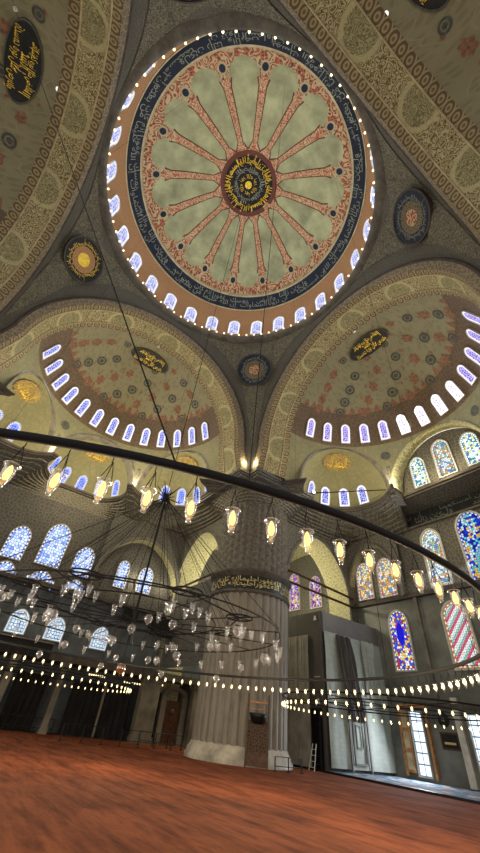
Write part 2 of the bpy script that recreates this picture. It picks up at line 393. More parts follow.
# ------------------------------------------------------------------ windows
_wn = [0]
def arch_pts(w, h, n=14, point=.12):
    """outline from bottom left over the arch to bottom right, origin at the middle of the sill"""
    r = w/2; s = h-r*(1+point); p = [(-r, 0), (-r, s*.5), (-r, s)]
    for i in range(1, n):
        a = PI-PI*i/n; p.append((r*math.cos(a), s+r*(1+point*math.sin(a)**3)*math.sin(a)))
    p += [(r, s), (r, s*.5), (r, 0), (r*.33, 0), (-r*.33, 0)]
    return p
def window(at, normal, w, h, style, fmat='white_frame', fw=.07, depth=.14, up=(0, 0, 1), rect=False):
    """pane in a raised surround; at = middle of the sill on the wall face"""
    _wn[0] += 1
    N = Vector(normal).normalized(); U = Vector(up).normalized(); T = U.cross(N).normalized(); U = N.cross(T).normalized(); O = Vector(at)
    out = arch_pts(w, h) if not rect else [(-w/2, 0), (-w/2, h*.5), (-w/2, h), (0, h), (w/2, h), (w/2, h*.5), (w/2, 0), (0, 0)]; k = len(out); cx, cy = 0, h*.45
    def inset(pts, d):
        q = []
        n = len(pts)
        for i in range(n):
            a = Vector(pts[i-1]); b = Vector(pts[i]); c = Vector(pts[(i+1) % n])
            e1 = (b-a).normalized(); e2 = (c-b).normalized(); nn = Vector((e1.y, -e1.x))+Vector((e2.y, -e2.x)); nn.normalize()
            cs = max(.5, nn.dot(Vector((e1.y, -e1.x)))); q.append(tuple(b+nn*(d/cs)))
        return q
    m3 = lambda p, d: O+T*p[0]+U*p[1]+N*d
    # pane: rings inwards
    d1 = min(.1*1.0, w*.14); rings = [out, inset(out, d1), inset(out, d1*1.45)]
    per = [0]
    for i in range(1, k+1): per.append(per[-1]+math.dist(out[i-1], out[i % k]))
    V = []; UV = []; E = []; F = []
    for ri, ring in enumerate(rings):
        for i in range(k+1):
            p = ring[i % k]; V.append(m3(p, .02)); UV.append(p); E.append((per[i], (0, .13, .17)[ri]))
    for ri in range(2):
        for i in range(k):
            a = ri*(k+1)+i; F.append((a, a+1, a+k+2, a+k+1))
    n0 = len(V); V += [m3(p, .02) for p in rings[2]]; UV += list(rings[2]); E += [(0, .5)]*k
    F.append(tuple(range(n0, n0+k)))
    pane = mesh_obj('glass_pane', V, F, M[style], None, UV, False, E)
    b = inset(out, -fw); V = []; F = []
    for ring, d in ((out, .02), (out, depth), (b, depth), (b, -.02)): V += [m3(p, d) for p in ring]
    for r in range(3):
        for i in range(k): a = r*k+i; c = r*k+(i+1) % k; F.append((a, c, c+k, a+k))
    fr = mesh_obj(f'window_{_wn[0]}', V, F, M[fmat], None, [(v.x+v.y, v.z) for v in V])
    struct(fr); pane.parent = fr
    return fr

# ------------------------------------------------------------------ measures (metres)
AX = 11.2          # inner faces of the four great arches
CB = 14.15         # centre of each half dome
ZS, RS = 22.3, 9.2  # half-dome sphere
ZC = 19.3          # main cornice
XW = 27.2          # outer walls
PC = 14.62; PR = 3.1

# ================================================================== CENTRAL DOME
dome = empty('central_dome', (0, 0, 33.3))
tag(dome, 'huge round central dome with sixteen red ribs on pale green and a navy writing band', 'dome')
OFF = np.array([0, 0, -33.3])
def lathe_part(name, prof, mat, parent, n=160, a0=0, a1=2*PI, uscale=None, off=(0, 0, -33.3), c=(0, 0)):
    prof = np.array(prof, float); s = np.r_[0, np.cumsum(np.hypot(*np.diff(prof, axis=0).T))]
    P = []; UV = []
    ru = uscale or prof[:, 0].max()
    for i in range(n+1):
        a = a0+(a1-a0)*i/n
        P.append([(c[0]+r*math.cos(a)+off[0], c[1]+r*math.sin(a)+off[1], z+off[2]) for r, z in prof])
        UV.append([(a*ru, q) for q in s])
    return grid(name, P, UV, mat, parent)
DP = [(10.08, 40.45), (9.75, 41.15), (9.2, 41.8), (8.2, 42.55), (6.9, 43.35), (5.5, 44.05), (4.2, 44.55), (2.9, 44.95), (1.4, 45.2), (0.01, 45.28)]
def dome_z(r):
    rs = [q[0] for q in DP][::-1]; zs = [q[1] for q in DP][::-1]; return float(np.interp(r, rs, zs))
lathe_part('drum', [(11.2, 33.3), (11.2, 34.5), (11.16, 36.5), (11.08, 37.9), (11.03, 38.7)], M['ochre'], dome)
lathe_part('inscription_band', [(11.03, 38.7), (10.7, 39.45), (10.08, 40.3)], M['navy'], dome)
lathe_part('band_edge', [(11.01, 38.66), (10.93, 38.64), (10.94, 38.84)], M['cream_line'], dome)
lathe_part('band_edge', [(10.12, 40.2), (9.98, 40.28), (9.98, 40.58)], M['cream_line'], dome)
lathe_part('field', [(10.02, 40.6)]+DP[1:], M['dome_field'], dome, uscale=8)
lathe_part('cornice', [(11.6, 33.0), (11.0, 33.0), (10.86, 33.15), (10.86, 33.35), (10.98, 33.45), (11.2, 33.5)], M['moulding'], dome)
# scalloped red border between ribs
RIB0 = R_(-4.3)
def scal(a):
    d = abs(((a-RIB0+PI/16) % (PI/8))-PI/16); d = math.degrees(d)
    return 7.95 if d < 1.9 else 8.35 if d < 2.9 else 8.95 if d < 4.3 else 9.2 if d < 6.2 else 9.38 if d < 8.2 else 9.5
P = []; UV = []
for i in range(641):
    a = 2*PI*i/640; r1 = scal(a); row = []; uvr = []
    for k in range(7):
        r = 9.98+(r1-9.98)*k/6; row.append((r*math.cos(a), r*math.sin(a), (dome_z(r) if r < 10.0 else 40.5)-.05-33.3)); uvr.append((a*9, r))
    P.append(row); UV.append(uvr)
grid('scalloped_border', P, UV, M['border_paint'], dome, smooth=False)
for k in range(16):
    a = RIB0+k*PI/8; ca, sa = math.cos(a), math.sin(a); rows = []; uvs = []
    for i in range(21):
        r = 8.3-(8.3-2.9)*i/20
        hw = .25+.03*(r-3) if i < 18 else .27+.16*(i-17)
        if i < 2: hw = .6-.1*i
        z = dome_z(r)-.07-33.3
        rows.append([(r*ca-s*hw*sa, r*sa+s*hw*ca, z+(.07 if abs(s) == 1 else 0)) for s in (-1, -.86, 0, .86, 1)]); uvs.append([(s, r+k*3) for s in (-1, -.86, 0, .86, 1)])
    rb = grid('rib', rows, uvs, M['rib_paint'], dome)
    # rosette at the rib's foot
    V = []; F = []
    for j, (rr, dz) in enumerate(((.42, -.08), (.27, -.12), (.12, -.12))):
        for q in range(16):
            b = 2*PI*q/16; x = 9.0+rr*math.cos(b); y = rr*math.sin(b); V.append((x*ca-y*sa, x*sa+y*ca, dome_z(x)+dz-33.3))
    for j in range(2):
        for q in range(16): F.append((j*16+q, j*16+(q+1) % 16, (j+1)*16+(q+1) % 16, (j+1)*16+q))
    ro = mesh_obj('rosette', V, F, M['cream_line'], dome)
    mesh_obj('rosette_core', V[-16:] if False else [(x, y, z-.02) for x, y, z in V[16:32]], [tuple(range(16))], M['navy'], ro)
# medallion
def disc_part(name, r0, r1, z, mat, parent, n=64):
    return lathe_part(name, [(r1, z), (r0, z)], mat, parent, n, uscale=2)
md = disc_part('medallion', 0.01, 2.55, 44.9, M['black_ground'], dome)
lathe_part('medallion_border', [(2.98, 44.86), (2.9, 44.8), (2.55, 44.84), (2.52, 44.9)], M['rib_paint'], dome, 96)
lathe_part('medallion_centre', [(.36, 44.82), (.3, 44.78), (.01, 44.78)], M['gold'], dome, 32)
def swirl(words, size, r, z, n, phase=0, radial=True):
    pcs = []
    V = []; F = []
    for k in range(n):
        v, f = text_flat(words[k % len(words)], size); a0 = 2*PI*k/n+phase; w = v[:, 0].max()
        m = len(V)
        for x, y in v:
            a = a0-(x-w/2)/r; rr = r+y-size*.35; V.append((rr*math.cos(a), rr*math.sin(a), z))
        F += [tuple(i+m for i in q) for q in f]
    return V, F
V, F = swirl(['إن الله يمسك', 'السماوات', 'والأرض', 'أن تزولا'], .8, 2.0, 44.82-33.3, 9)
mesh_obj('lettering', V, F, M['gold'], dome)
V, F = swirl(['الله', 'يمسك', 'الأرض'], .7, 1.35, 44.83-33.3, 9, .3)
mesh_obj('lettering', V, F, M['pale_gold'], dome)
V, F = swirl(['الله', 'نور'], .55, .78, 44.83-33.3, 6, .1)
mesh_obj('lettering', V, F, M['gold'], dome)
# inscription around the navy band
words = ['إن الله', 'يمسك', 'السماوات', 'والأرض', 'أن تزولا', 'ولئن زالتا', 'إن أمسكهما', 'من أحد', 'من بعده', 'إنه كان', 'حليما', 'غفورا']
V = []; F = []; a = 0.0; k = 0
while a < 2*PI-.12:
    v, f = text_flat(words[k % len(words)], .8); w = v[:, 0].max(); m = len(V); hh = max(v[:, 1].max(), .01)
    for x, y in v:
        an = -(a+x/10.5); t = .08+.5*y/hh+.34*(k % 2); r = 10.96+(10.12-10.96)*t; z = 38.85+(40.25-38.85)*t
        r -= .07; V.append((r*math.cos(an), r*math.sin(an), z-.05-33.3))
    F += [tuple(i+m for i in q) for q in f]; a += (w*.62)/10.5; k += 1
mesh_obj('lettering', V, F, M['pale_gold'], dome)
# drum windows
for k in range(28):
    a = R_(5.85+k*360/28)
    window((11.17*math.cos(a), 11.17*math.sin(a), 34.05), (-math.cos(a), -math.sin(a), 0), 1.2, 2.5, 'lace_dome', fw=.06, depth=.1)

# small lamps on the dome cornice
def bulb_mesh(r=.07):
    b = MB(); b.lathe([(.012, .0), (r*.6, -.02), (r, -.09), (r*.8, -.16), (.01, -.2)], n=8)
    return b
sb = bulb_mesh(.085).build('cornice_bulb', M['small_bulb'], smooth=True)
for k in range(84):
    a = 2*PI*(k+.5)/84
    o = sb if k == 0 else sb.copy()
    if k: COL.objects.link(o)
    o.location = (10.82*math.cos(a), 10.82*math.sin(a), 33.62)
    tag(o, 'tiny glowing bulb on the cornice ring under the central dome windows', 'bulb', 'bulbs around the central dome cornice')

# ================================================================== FOUR BAYS
def bayT(k):
    c, s = [(1, 0), (0, 1), (-1, 0), (0, -1)][k]
    return lambda a, b, z: (a*c-b*s, a*s+b*c, z)
ZA, RA = 21.7, 10.3      # great arch
def arch_curve(Rr, zc, n=64, zfoot=ZC):
    """(b,z) points from one foot over the crown to the other, slightly pointed"""
    p = [(Rr+.62, zfoot), (Rr+.3, (zfoot+zc)/2), (Rr+.06, zc-.3)]
    for i in range(n+1):
        t = PI*i/n; p.append((Rr*math.cos(t), zc+Rr*math.sin(t)))
    return p+[(-Rr-.06, zc-.3), (-Rr-.3, (zfoot+zc)/2), (-Rr-.62, zfoot)]
bay_names = ['by the sunlit right wall', 'over the dim left wall', 'at the top left corner', 'at the top right corner']
def ring_strip(name, secs, mat, parent, T, v0=0, uvk=1.0):
    """secs: list of (a, R, zc) cross-section stations"""
    cur = [arch_curve(R, zc) for a, R, zc in secs]; n = len(cur[0])
    P = []; UV = []; u = 0
    for i in range(n):
        if i: u += math.dist(cur[0][i], cur[0][i-1])
        row = []; uvr = []; v = 0
        for j, (a, R, zc) in enumerate(secs):
            b, z = cur[j][i]; row.append(T(a, b, z))
            if j: v += math.dist((a, R), (secs[j-1][0], secs[j-1][1]))
            uvr.append((u*uvk, v+v0))
        P.append(row); UV.append(uvr)
    return grid(name, P, UV, mat, parent)

EXA = R_(55)
def build_bay(k):
    T = bayT(k); nm = bay_names[k]
    # great arch
    ar = empty('great_arch', T(AX, 0, ZC)); off = Vector(ar.location)
    tag(ar, f'great arch with painted scrollwork soffit framing the half dome {nm}', 'arch')
    T2 = lambda a, b, z: tuple(Vector(T(a, b, z))-off)
    ring_strip('outer_moulding', [(AX+.02, 10.34, ZA), (AX-.14, 10.34, ZA), (AX-.18, 10.22, ZA), (AX-.08, 10.12, ZA)], M['dark_moulding'], ar, T2)
    ring_strip('arch_face', [(AX-.08, 10.12, ZA), (AX-.02, 10.0, ZA), (AX+.02, 9.72, ZA+.02), (AX+.1, 9.6, ZA+.02)], M['arch_face'], ar, T2)
    ring_strip('outer_border', [(AX+.1, 9.62, ZA+.02), (AX+.62, 9.54, ZA+.12)], M['arch_border'], ar, T2)
    ring_strip('bead', [(AX+.62, 9.54, ZA+.12), (AX+.62, 9.48, ZA+.12), (AX+.72, 9.48, ZA+.13), (AX+.72, 9.53, ZA+.13)], M['cream_line'], ar, T2)
    ring_strip('soffit', [(AX+.72, 9.53, ZA+.13), (AX+1.5, 9.42, ZA+.3), (CB-.72, 9.3, ZA+.45)], M['soffit'], ar, T2)
    ring_strip('bead', [(CB-.72, 9.3, ZA+.45), (CB-.72, 9.24, ZA+.45), (CB-.62, 9.24, ZA+.47), (CB-.62, 9.29, ZA+.47)], M['cream_line'], ar, T2)
    ring_strip('inner_border', [(CB-.62, 9.29, ZA+.47), (CB+.02, 9.18, ZS)], M['arch_border'], ar, T2)
    # half dome
    full = k < 2
    sd = empty('half_dome', T(CB, 0, ZC)); off2 = Vector(sd.location)
    tag(sd, f'olive painted half dome with dark and red rosettes {nm}', 'dome')
    T3 = lambda a, b, z: tuple(Vector(T(a, b, z))-off2)
    def pt(th, z):
        r = RS+.68*max(0, 1-(z-ZC)/3.1)*min(1, max(0, (abs(th)-R_(80))/R_(8))) if z <= ZS else math.sqrt(max(RS*RS-(z-ZS)**2, 0)); return (CB+r*math.cos(th), r*math.sin(th), z)
    opens = [(-EXA, R_(26.2)), (0, R_(26.2)), (EXA, R_(26.2))] if full else []
    def zlow(th):
        z = ZC
        for c, al in opens:
            q = (th-c)/al
            if abs(q) < 1: z = max(z, 19.9+4.35*math.sqrt(1-q*q))
        return z
    nth = 180
    lower = M['pend_panel']
    ZR = 24.35
    P = []; UV = []
    for i in range(nth+1):
        th = -PI/2+PI*i/nth; zl = zlow(th); row = []; uvr = []
        for j in range(7):
            z = zl+(ZR-zl)*j/6 if zl < ZR else ZR; row.append(T3(*pt(th, z))); uvr.append((th*RS, z))
        P.append(row); UV.append(uvr)
    grid('squinch_zone', P, UV, M['exedra'] if k < 2 else M['stone'], sd)
    for zz0, zz1, mt, nme in ((ZR, 27.6, M['zone'] , 'window_zone'), (27.6, ZS+RS-.001, M['field'], 'painted_field')):
        P = []; UV = []
        for i in range(nth//2+1):
            th = -PI/2+PI*i/(nth//2); row = []; uvr = []
            p0 = math.asin((zz0-ZS)/RS); p1 = math.asin(min(1, (zz1-ZS)/RS))
            for j in range(15):
                ph = p0+(p1-p0)*j/14; row.append(T3(CB+RS*math.cos(ph)*math.cos(th), RS*math.cos(ph)*math.sin(th), ZS+RS*math.sin(ph)))
                uvr.append((th*RS*math.cos(ph), ph*RS))
            P.append(row); UV.append(uvr)
        grid(nme, P, UV, mt, sd)
    if full:
        b = MB()
        for sg in (-1, 1):
            th = sg*R_(27.8); p = T3(CB+10.0*math.cos(th), 10.0*math.sin(th), ZC+1.2); b = MB(); b.box(p, (1.7, .34, 2.6), math.atan2(T(0, 0, 0)[1], 1)+th+k*PI/2); b.build('foot_block', M['stone'], sd)
    def sph(th, ph, d=.0): r = RS-d; return T3(CB+r*math.cos(ph)*math.cos(th), r*math.cos(ph)*math.sin(th), ZS+r*math.sin(ph))
    def sph_disc(name, th, ph, rad, d, mat, ry=1.0, n=20, petals=0, rin=0):
        V = []; F = []
        for i in range(n):
            q = 2*PI*i/n; rr = rad*(1+.16*math.cos(petals*q)) if petals else rad
            V.append(sph(th+rr*math.cos(q)/RS/max(.15, math.cos(ph)), ph+rr*ry*math.sin(q)/RS, d))
        if rin:
            for i in range(n):
                q = 2*PI*i/n; V.append(sph(th+rin*math.cos(q)/RS/max(.15, math.cos(ph)), ph+rin*ry*math.sin(q)/RS, d))
            F = [(i, (i+1) % n, n+(i+1) % n, n+i) for i in range(n)]
        else:
            V.append(sph(th, ph, d)); F = [(i, (i+1) % n, n) for i in range(n)]
        return mesh_obj(name, V, F, mat, sd)
    if full:
        for sg in (-1, 1): sph_disc('squinch_rosette', sg*R_(27.8), math.asin((23.0-ZS)/RS), .46, .05, M['rosette_dark'])
    # rosettes in staggered rows
    rows = [(36, 9, .46, 0), (43, 8, .5, 1), (51, 7, .5, 0), (60, 6, .46, 1), (70, 4, .36, 0)]
    for e, n, rad, par in rows:
        for i in range(n):
            th = R_(-82+164*(i+.5)/n); dk = (i+par) % 2
            if dk:
                r0 = sph_disc('dark_rosette', th, R_(e), rad, .04, M['rosette_dark'], petals=0, rin=rad*.62)
                sph_disc('rosette_core', th, R_(e), rad*.42, .045, M['rosette_dark'], petals=6).parent = r0
            else:
                sph_disc('red_rosette', th, R_(e), rad*.8, .04, M['rosette_red'], ry=1.35, n=24, petals=6)
                sph_disc('red_rosette', th, R_(e)+.16, rad*.22, .04, M['rosette_red'], ry=1.7, n=10)
    # pointed tongues of colour above the windows
    for i in range(27):
        th = R_(-84+168*i/26)
        V = [sph(th-.05, R_(34.8), .03), sph(th+.05, R_(34.8), .03), sph(th+.025, R_(37.6), .03), sph(th, R_(39.8), .03), sph(th-.025, R_(37.6), .03)]
        mesh_obj('tongue', V, [(0, 1, 2, 3, 4)], M['rosette_red'], sd)
    # windows of the half dome
    ids = range(13)
    for i in ids:
        th = R_(-76+i*152/12)
        if k == 2 and abs(i-6) < 7: continue
        if k == 3: continue
        z0 = 24.75; r0 = math.sqrt(RS*RS-(z0-ZS)**2)-.04
        p = T(CB+r0*math.cos(th), r0*math.sin(th), z0); nrm = Vector(T(-math.cos(th), -math.sin(th), 0))
        tilt = -math.asin((25.7-ZS)/RS)
        up = Vector((-0, 0, 1))*math.cos(tilt)-nrm*math.sin(tilt)
        style = 'lace_violet' if k == 0 else 'lace'
        if k == 0 and i in (4, 5, 6, 7): style = 'lace_sun'
        window(p, nrm*math.cos(tilt)+Vector((0, 0, 1))*math.sin(tilt), (.84), 2.0, style, fw=.04, depth=.08, up=up)
    # oval writing plaque near the crown
    pl = empty('calligraphy_plaque', T(CB+.9, 0, ZS+RS-.35)); offp = Vector(pl.location)
    tag(pl, f'black oval plaque of gold writing, half dome {nm}', 'plaque')
    def T4(x, y, d):   # x along b, y down the shell
        ph = PI/2-(2.0+y)/RS
        r = RS-d; a = CB+r*math.cos(ph); zz = ZS+r*math.sin(ph)
        bb = x
        a = CB+math.sqrt(max(a-CB, .01)**2) - 0
        rr = math.sqrt(max(r*r-bb*bb-(a-CB)**2, .01)); return tuple(Vector(T(a, bb, ZS+rr))-offp)
    n = 40; V = [T4(2.05*math.cos(2*PI*i/n), .98*math.sin(2*PI*i/n), .1) for i in range(n)]+[T4(0, 0, .1)]
    mesh_obj('ground', V, [(i, (i+1) % n, n) for i in range(n)], M['black_ground'], pl)
    V = []; 
    for rr, d in ((1.0, .1), (1.0, .16), (1.06, .16), (1.06, .02)):
        V += [T4(2.05*rr*math.cos(2*PI*i/n), (.98*rr)*math.sin(2*PI*i/n), d) for i in range(n)]
    mesh_obj('rim', V, [(r*n+i, r*n+(i+1) % n, (r+1)*n+(i+1) % n, (r+1)*n+i) for r in range(3) for i in range(n)], M['rosette_dark'], pl)
    v1, f1 = text_flat('الله نور السماوات', 1.5); v2, f2 = text_flat('والأرض مثل نوره كمشكاة', .95)
    w1 = v1[:, 0].max(); w2 = v2[:, 0].max(); s2 = 3.3/w2; s1 = 3.0/w1
    pcs = [(np.c_[v1[:, 0]*s1, v1[:, 1]*.8], f1, -1.5, -.45), (np.c_[v2[:, 0]*s2, v2[:, 1]*.8], f2, -1.65, -.8), (np.c_[v2[:, 0]*s2*.75, v2[:, 1]*.6], f2, -1.25, .2)]
    writing('lettering', pcs, lambda x, y: T4(-x, -y, .14), M['gold'], pl)
M['zone'] = arabesque('window_zone', (92, 76, 62), (112, 96, 76), (76, 62, 56), 2.0, .08, .5, .5)
M['field'] = arabesque('half_dome_field', (132, 127, 100), (138, 133, 106), (104, 98, 76), .6, .03, .6, .4)
M['rosette_dark'] = plain('rosette_dark', (70, 72, 66), .75, 0, .25, 5)
M['rosette_red'] = plain('rosette_red', (116, 84, 66), .75, 0, .25, 5)
for k in range(4): build_bay(k)

# ================================================================== PENDENTIVES AND ROUNDELS
def pend_point(phi, t):
    """phi azimuth within a quadrant 0..90, t 0..1 from arch edge up to the drum"""
    f = phi if phi <= PI/4 else PI/2-phi
    y = AX*math.tan(f)
    z0 = ZA+math.sqrt(max(RA*RA-y*y, 0)) if y < RA else ZA-(ZA-ZC)*(y-RA)/(AX-RA)
    rho0 = AX/math.cos(f); z1 = 33.3
    s = t**1.6
    rho = rho0+(11.25-rho0)*s
    z = z0+(z1-z0)*(s**.48 if rho0 > 11.3 else s)
    return rho, z
quads = [('over the fluted pier in the centre', 1), ('left of the central dome', 1), ('at the upper edge behind the dome', 0), ('right of the central dome', 1)]
for q in range(4):
    pe = empty('pendentive', (0, 0, ZC)); tag(pe, f'grey patterned triangular pendentive {quads[q][0]}', 'pendentive')
    base = q*PI/2
    P = []; UV = []
    fs = sorted(set([PI/2*i/48 for i in range(49)]+[math.atan(RA/AX), PI/2-math.atan(RA/AX)]))
    for f in fs:
        row = []; uvr = []
        for j in range(25):
            rho, z = pend_point(f, j/24); a = base+f
            row.append((rho*math.cos(a), rho*math.sin(a), z-ZC)); uvr.append((f*13, z))
        P.append(row); UV.append(uvr)
    grid('shell', P, UV, M['pendentive'], pe)
    # inner triangular panel, set slightly proud
    P = []; UV = []
    for i in range(33):
        f = PI/4+(i/32-.5)*2*R_(33); row = []; uvr = []
        g = abs(f-PI/4)/R_(33)
        t0 = .12+.66*(g**.8)*1.0; t1 = .90
        for j in range(17):
            t = t0+(t1-t0)*j/16 if t0 < t1 else t1
            rho, z = pend_point(f, t); a = base+f
            row.append(((rho-.05)*math.cos(a), (rho-.05)*math.sin(a), z-ZC-.03)); uvr.append((f*13, z))
        P.append(row); UV.append(uvr)
    grid('scrolled_panel', P, UV, M['pend_panel'], pe)
    # roundel
    dsh = 13.06; best = min((abs(pend_point(PI/4, t/400)[0]-dsh), t/400) for t in range(401))[1]
    rho, z = pend_point(PI/4, best); r2, z2 = pend_point(PI/4, best+.03)
    a = base+PI/4; ctr = Vector((rho*math.cos(a), rho*math.sin(a), z))
    tz = Vector(((r2-rho)*math.cos(a), (r2-rho)*math.sin(a), z2-z)).normalized(); tx = Vector((-math.sin(a), math.cos(a), 0)); nn = tx.cross(tz)
    if nn.dot(Vector((math.cos(a), math.sin(a), 0))) > 0: nn = -nn
    if nn.z > 0: nn = -nn
    rd = empty('roundel', ctr)
    cols = [('navy and red', 'directly over the fluted pier'), ('black and gold', 'on the pendentive left of the dome'), ('dark', 'behind the dome'), ('navy, green and red', 'on the pendentive right of the dome')][q]
    tag(rd, f'round {cols[0]} medallion with writing {cols[1]}', 'medallion')
    RR = 1.84
    def rp(x, y, d): return tuple(tx*x+tz*y+nn*(d+x*x/24+y*y/50))
    def ringm(name, r0, r1, d, mat, n=48, dd=0):
        V = []; 
        for r, h in ((r1, d-dd), (r1, d), (r0, d)): V += [rp(r*math.cos(2*PI*i/n), r*math.sin(2*PI*i/n), h) for i in range(n)]
        return mesh_obj(name, V, [(s*n+i, s*n+(i+1) % n, (s+1)*n+(i+1) % n, (s+1)*n+i) for s in range(2) for i in range(n)], mat, rd, [(q*math.cos(2*PI*i/n), q*math.sin(2*PI*i/n)) for q in (r1, r1, r0) for i in range(n)])
    ringm('rim', RR-.12, RR, .14, M['dark_moulding'], dd=.2)
    ringm('writing_band', RR*.58, RR-.12, .1, M['navy'] if q != 1 else M['black_ground'])
    ringm('inner_band', RR*.3, RR*.58, .11, M['roundel_paint'] if q != 1 else M['ochre'])
    ringm('centre', .01, RR*.3, .12, M['border_paint'] if q != 1 else M['gold'], 24)
    V = []; F = []
    ws = ['الله', 'محمد', 'أبو بكر', 'عمر', 'عثمان', 'علي', 'الحسن', 'الحسين']
    for i in range(16):
        v, f = text_flat(ws[i % 8], .75); w = v[:, 0].max(); m = len(V); sx = .55/w
        for x, y in v:
            aa = 2*PI*i/16-(x*sx-.27)/(RR*.72); r = RR*.60+y*.62; V.append(rp(r*math.cos(aa), r*math.sin(aa), .125))
        F += [tuple(u+m for u in g) for g in f]
    mesh_obj('lettering', V, F, M['gold'] if q == 1 else M['pale_gold'], rd)

# ================================================================== EXEDRAE, TYMPANUM, COVING
def exedra(k, az, d, r, label, wins, style, wz=ZC+.35):
    T = bayT(k); n = (math.cos(az), math.sin(az)); t = (-math.sin(az), math.cos(az))
    O = (CB+d*n[0], d*n[1])
    ex = empty('exedra', T(O[0], O[1], ZC)); off = Vector(ex.location); tag(ex, label, 'half dome')
    L = lambda u, v, z: tuple(Vector(T(O[0]+u*n[0]+v*t[0], O[1]+u*n[1]+v*t[1], z))-off)   # u outward, v sideways
    H = 4.7 if True else r
    P = []; UV = []
    for i in range(41):
        a = PI*i/40; row = []; uvr = []
        for j in range(17):
            b = PI/2*j/16
            row.append(L(r*math.sin(a)*math.sin(b), r*math.cos(a), ZC+H*math.sin(a)*math.cos(b))); uvr.append((a*r, b*r))
        P.append(row); UV.append(uvr)
    grid('shell', P, UV, M['exedra'], ex)
    # arch edge reaching forward to the half dome
    def cyl(i):
        a = PI*i/40; v = r*math.cos(a); z = ZC+H*math.sin(a)
        u = math.sqrt(max(RS*RS-v*v, 0))-d
        return u, v, z
    P = []; UV = []; 
    for i in range(41):
        u, v, z = cyl(i); a = PI*i/40
        P.append([L(0, v, z), L(u, v*1.01, z), L(u-.12, v*1.01, z), L(u-.14, v*1.07, z+.3*math.sin(a))]); UV.append([(a*r, q*.3) for q in range(4)])
    grid('arch_moulding', P, UV, M['moulding'], ex)
    # gold sunburst of writing at the crown
    V = []; F = []; nn = 30
    def E(a, b, s=.97): return L(s*r*math.sin(a)*math.sin(b), s*r*math.cos(a), ZC+s*H*math.sin(a)*math.cos(b))
    V = [E(PI/2+.36*math.cos(2*PI*i/nn)*(1+.12*(i % 2)), .40+.24*math.sin(2*PI*i/nn)*(1+.12*(i % 2))) for i in range(nn)]+[E(PI/2, .40)]
    mesh_obj('sunburst', V, [(i, (i+1) % nn, nn) for i in range(nn)], M['sunburst'], ex)
    v, f = text_flat('الحمد لله', 1.0); w = v[:, 0].max(); h = v[:, 1].max()
    writing('lettering', [(v, f, 0, 0)], lambda x, y: E(PI/2+(x/w-.5)*.5, .56-y/h*.32, .955), M['gold'], ex)
    for i, ang in enumerate(wins):
        a = R_(90+ang); uu = r*math.sin(a); vv = r*math.cos(a)
        p = Vector(L(uu*.985, vv*.985, wz))+off; nr = Vector(L(0, 0, 0))-Vector(L(uu, vv, 0)); tl = R_(14)
        nrm = nr.normalized(); up = Vector((0, 0, 1))*math.cos(tl)+nrm*math.sin(tl)
        window(p, nrm*math.cos(tl)-Vector((0, 0, 1))*math.sin(tl), .95, 1.85, style, fw=.05, depth=.08, up=up)
    return ex
exedra(0, EXA, 8.9, 4.0, 'small half dome with gold writing between pier and right wall windows', (-44, -15, 15, 44), 'lace')
exedra(1, -EXA, 8.9, 4.0, 'small half dome left of the fluted pier under the left half dome', (-44, -15, 15, 44), 'lace_blue')
exedra(1, 0, 9.9, 4.1, 'middle small half dome under the left half dome', (-62, -31, 0, 31, 62), 'lace_blue')
exedra(1, EXA, 8.9, 4.0, 'small half dome with gold sunburst at the left picture edge', (-44, -15, 15, 44), 'lace_blue')

exedra(0, -EXA, 8.9, 4.0, 'small half dome beyond the right picture edge', (-44, -15, 15, 44), 'lace')
# tympanum wall in the middle of the right bay
XT = 24.25
ty = empty('tympanum', (XT, 0, ZC)); tag(ty, 'arched wall with three coloured windows high on the right wall', 'wall panel')
n = 40; V = [(0, 4.5*math.cos(PI*i/n), .2+4.75*math.sin(PI*i/n)) for i in range(n+1)]+[(0, -4.5, -.2), (0, 4.5, -.2)]
mesh_obj('wall_face', V, [tuple(range(len(V)))], M['stone'], ty, [(v[1], v[2]) for v in V])
P = []; UV = []
for i in range(n+1):
    a = PI*i/n; y = 4.15*math.cos(a); yc = min(abs(y), RS*math.sin(R_(26.2)))*(1 if y > 0 else -1); xc = CB+math.sqrt(RS*RS-yc*yc)-XT; z = 4.95*math.sin(a)
    P.append([(0, y*1.08, z*.99+.1), (-.55, y*1.05, z*.985+.1), (-.55, y*1.01, z*.96+.1), (xc-.1, yc, z*.96+.1), (xc-.16, yc*1.05, z*1.02+.1), (xc, yc*1.06, z*1.03+.1)]); UV.append([(a*4, q*.3) for q in range(6)])
grid('arch_moulding', P, UV, M['cream_vault'], ty)
for sg in (-1, 1):
    b = MB(); b.box((-.85, sg*4.62, .6), (1.9, .5, 2.6), sg*R_(8)); b.build('side_wall', M['stone'], ty)
window((XT, 2.5, 19.75), (-1, 0, 0), 1.35, 3.0, 'jewel_teal')
window((XT, 0.05, 19.75), (-1, 0, 0), 1.5, 3.7, 'jewel_mix')
window((XT, -2.35, 19.75), (-1, 0, 0), 1.35, 3.1, 'jewel_teal')

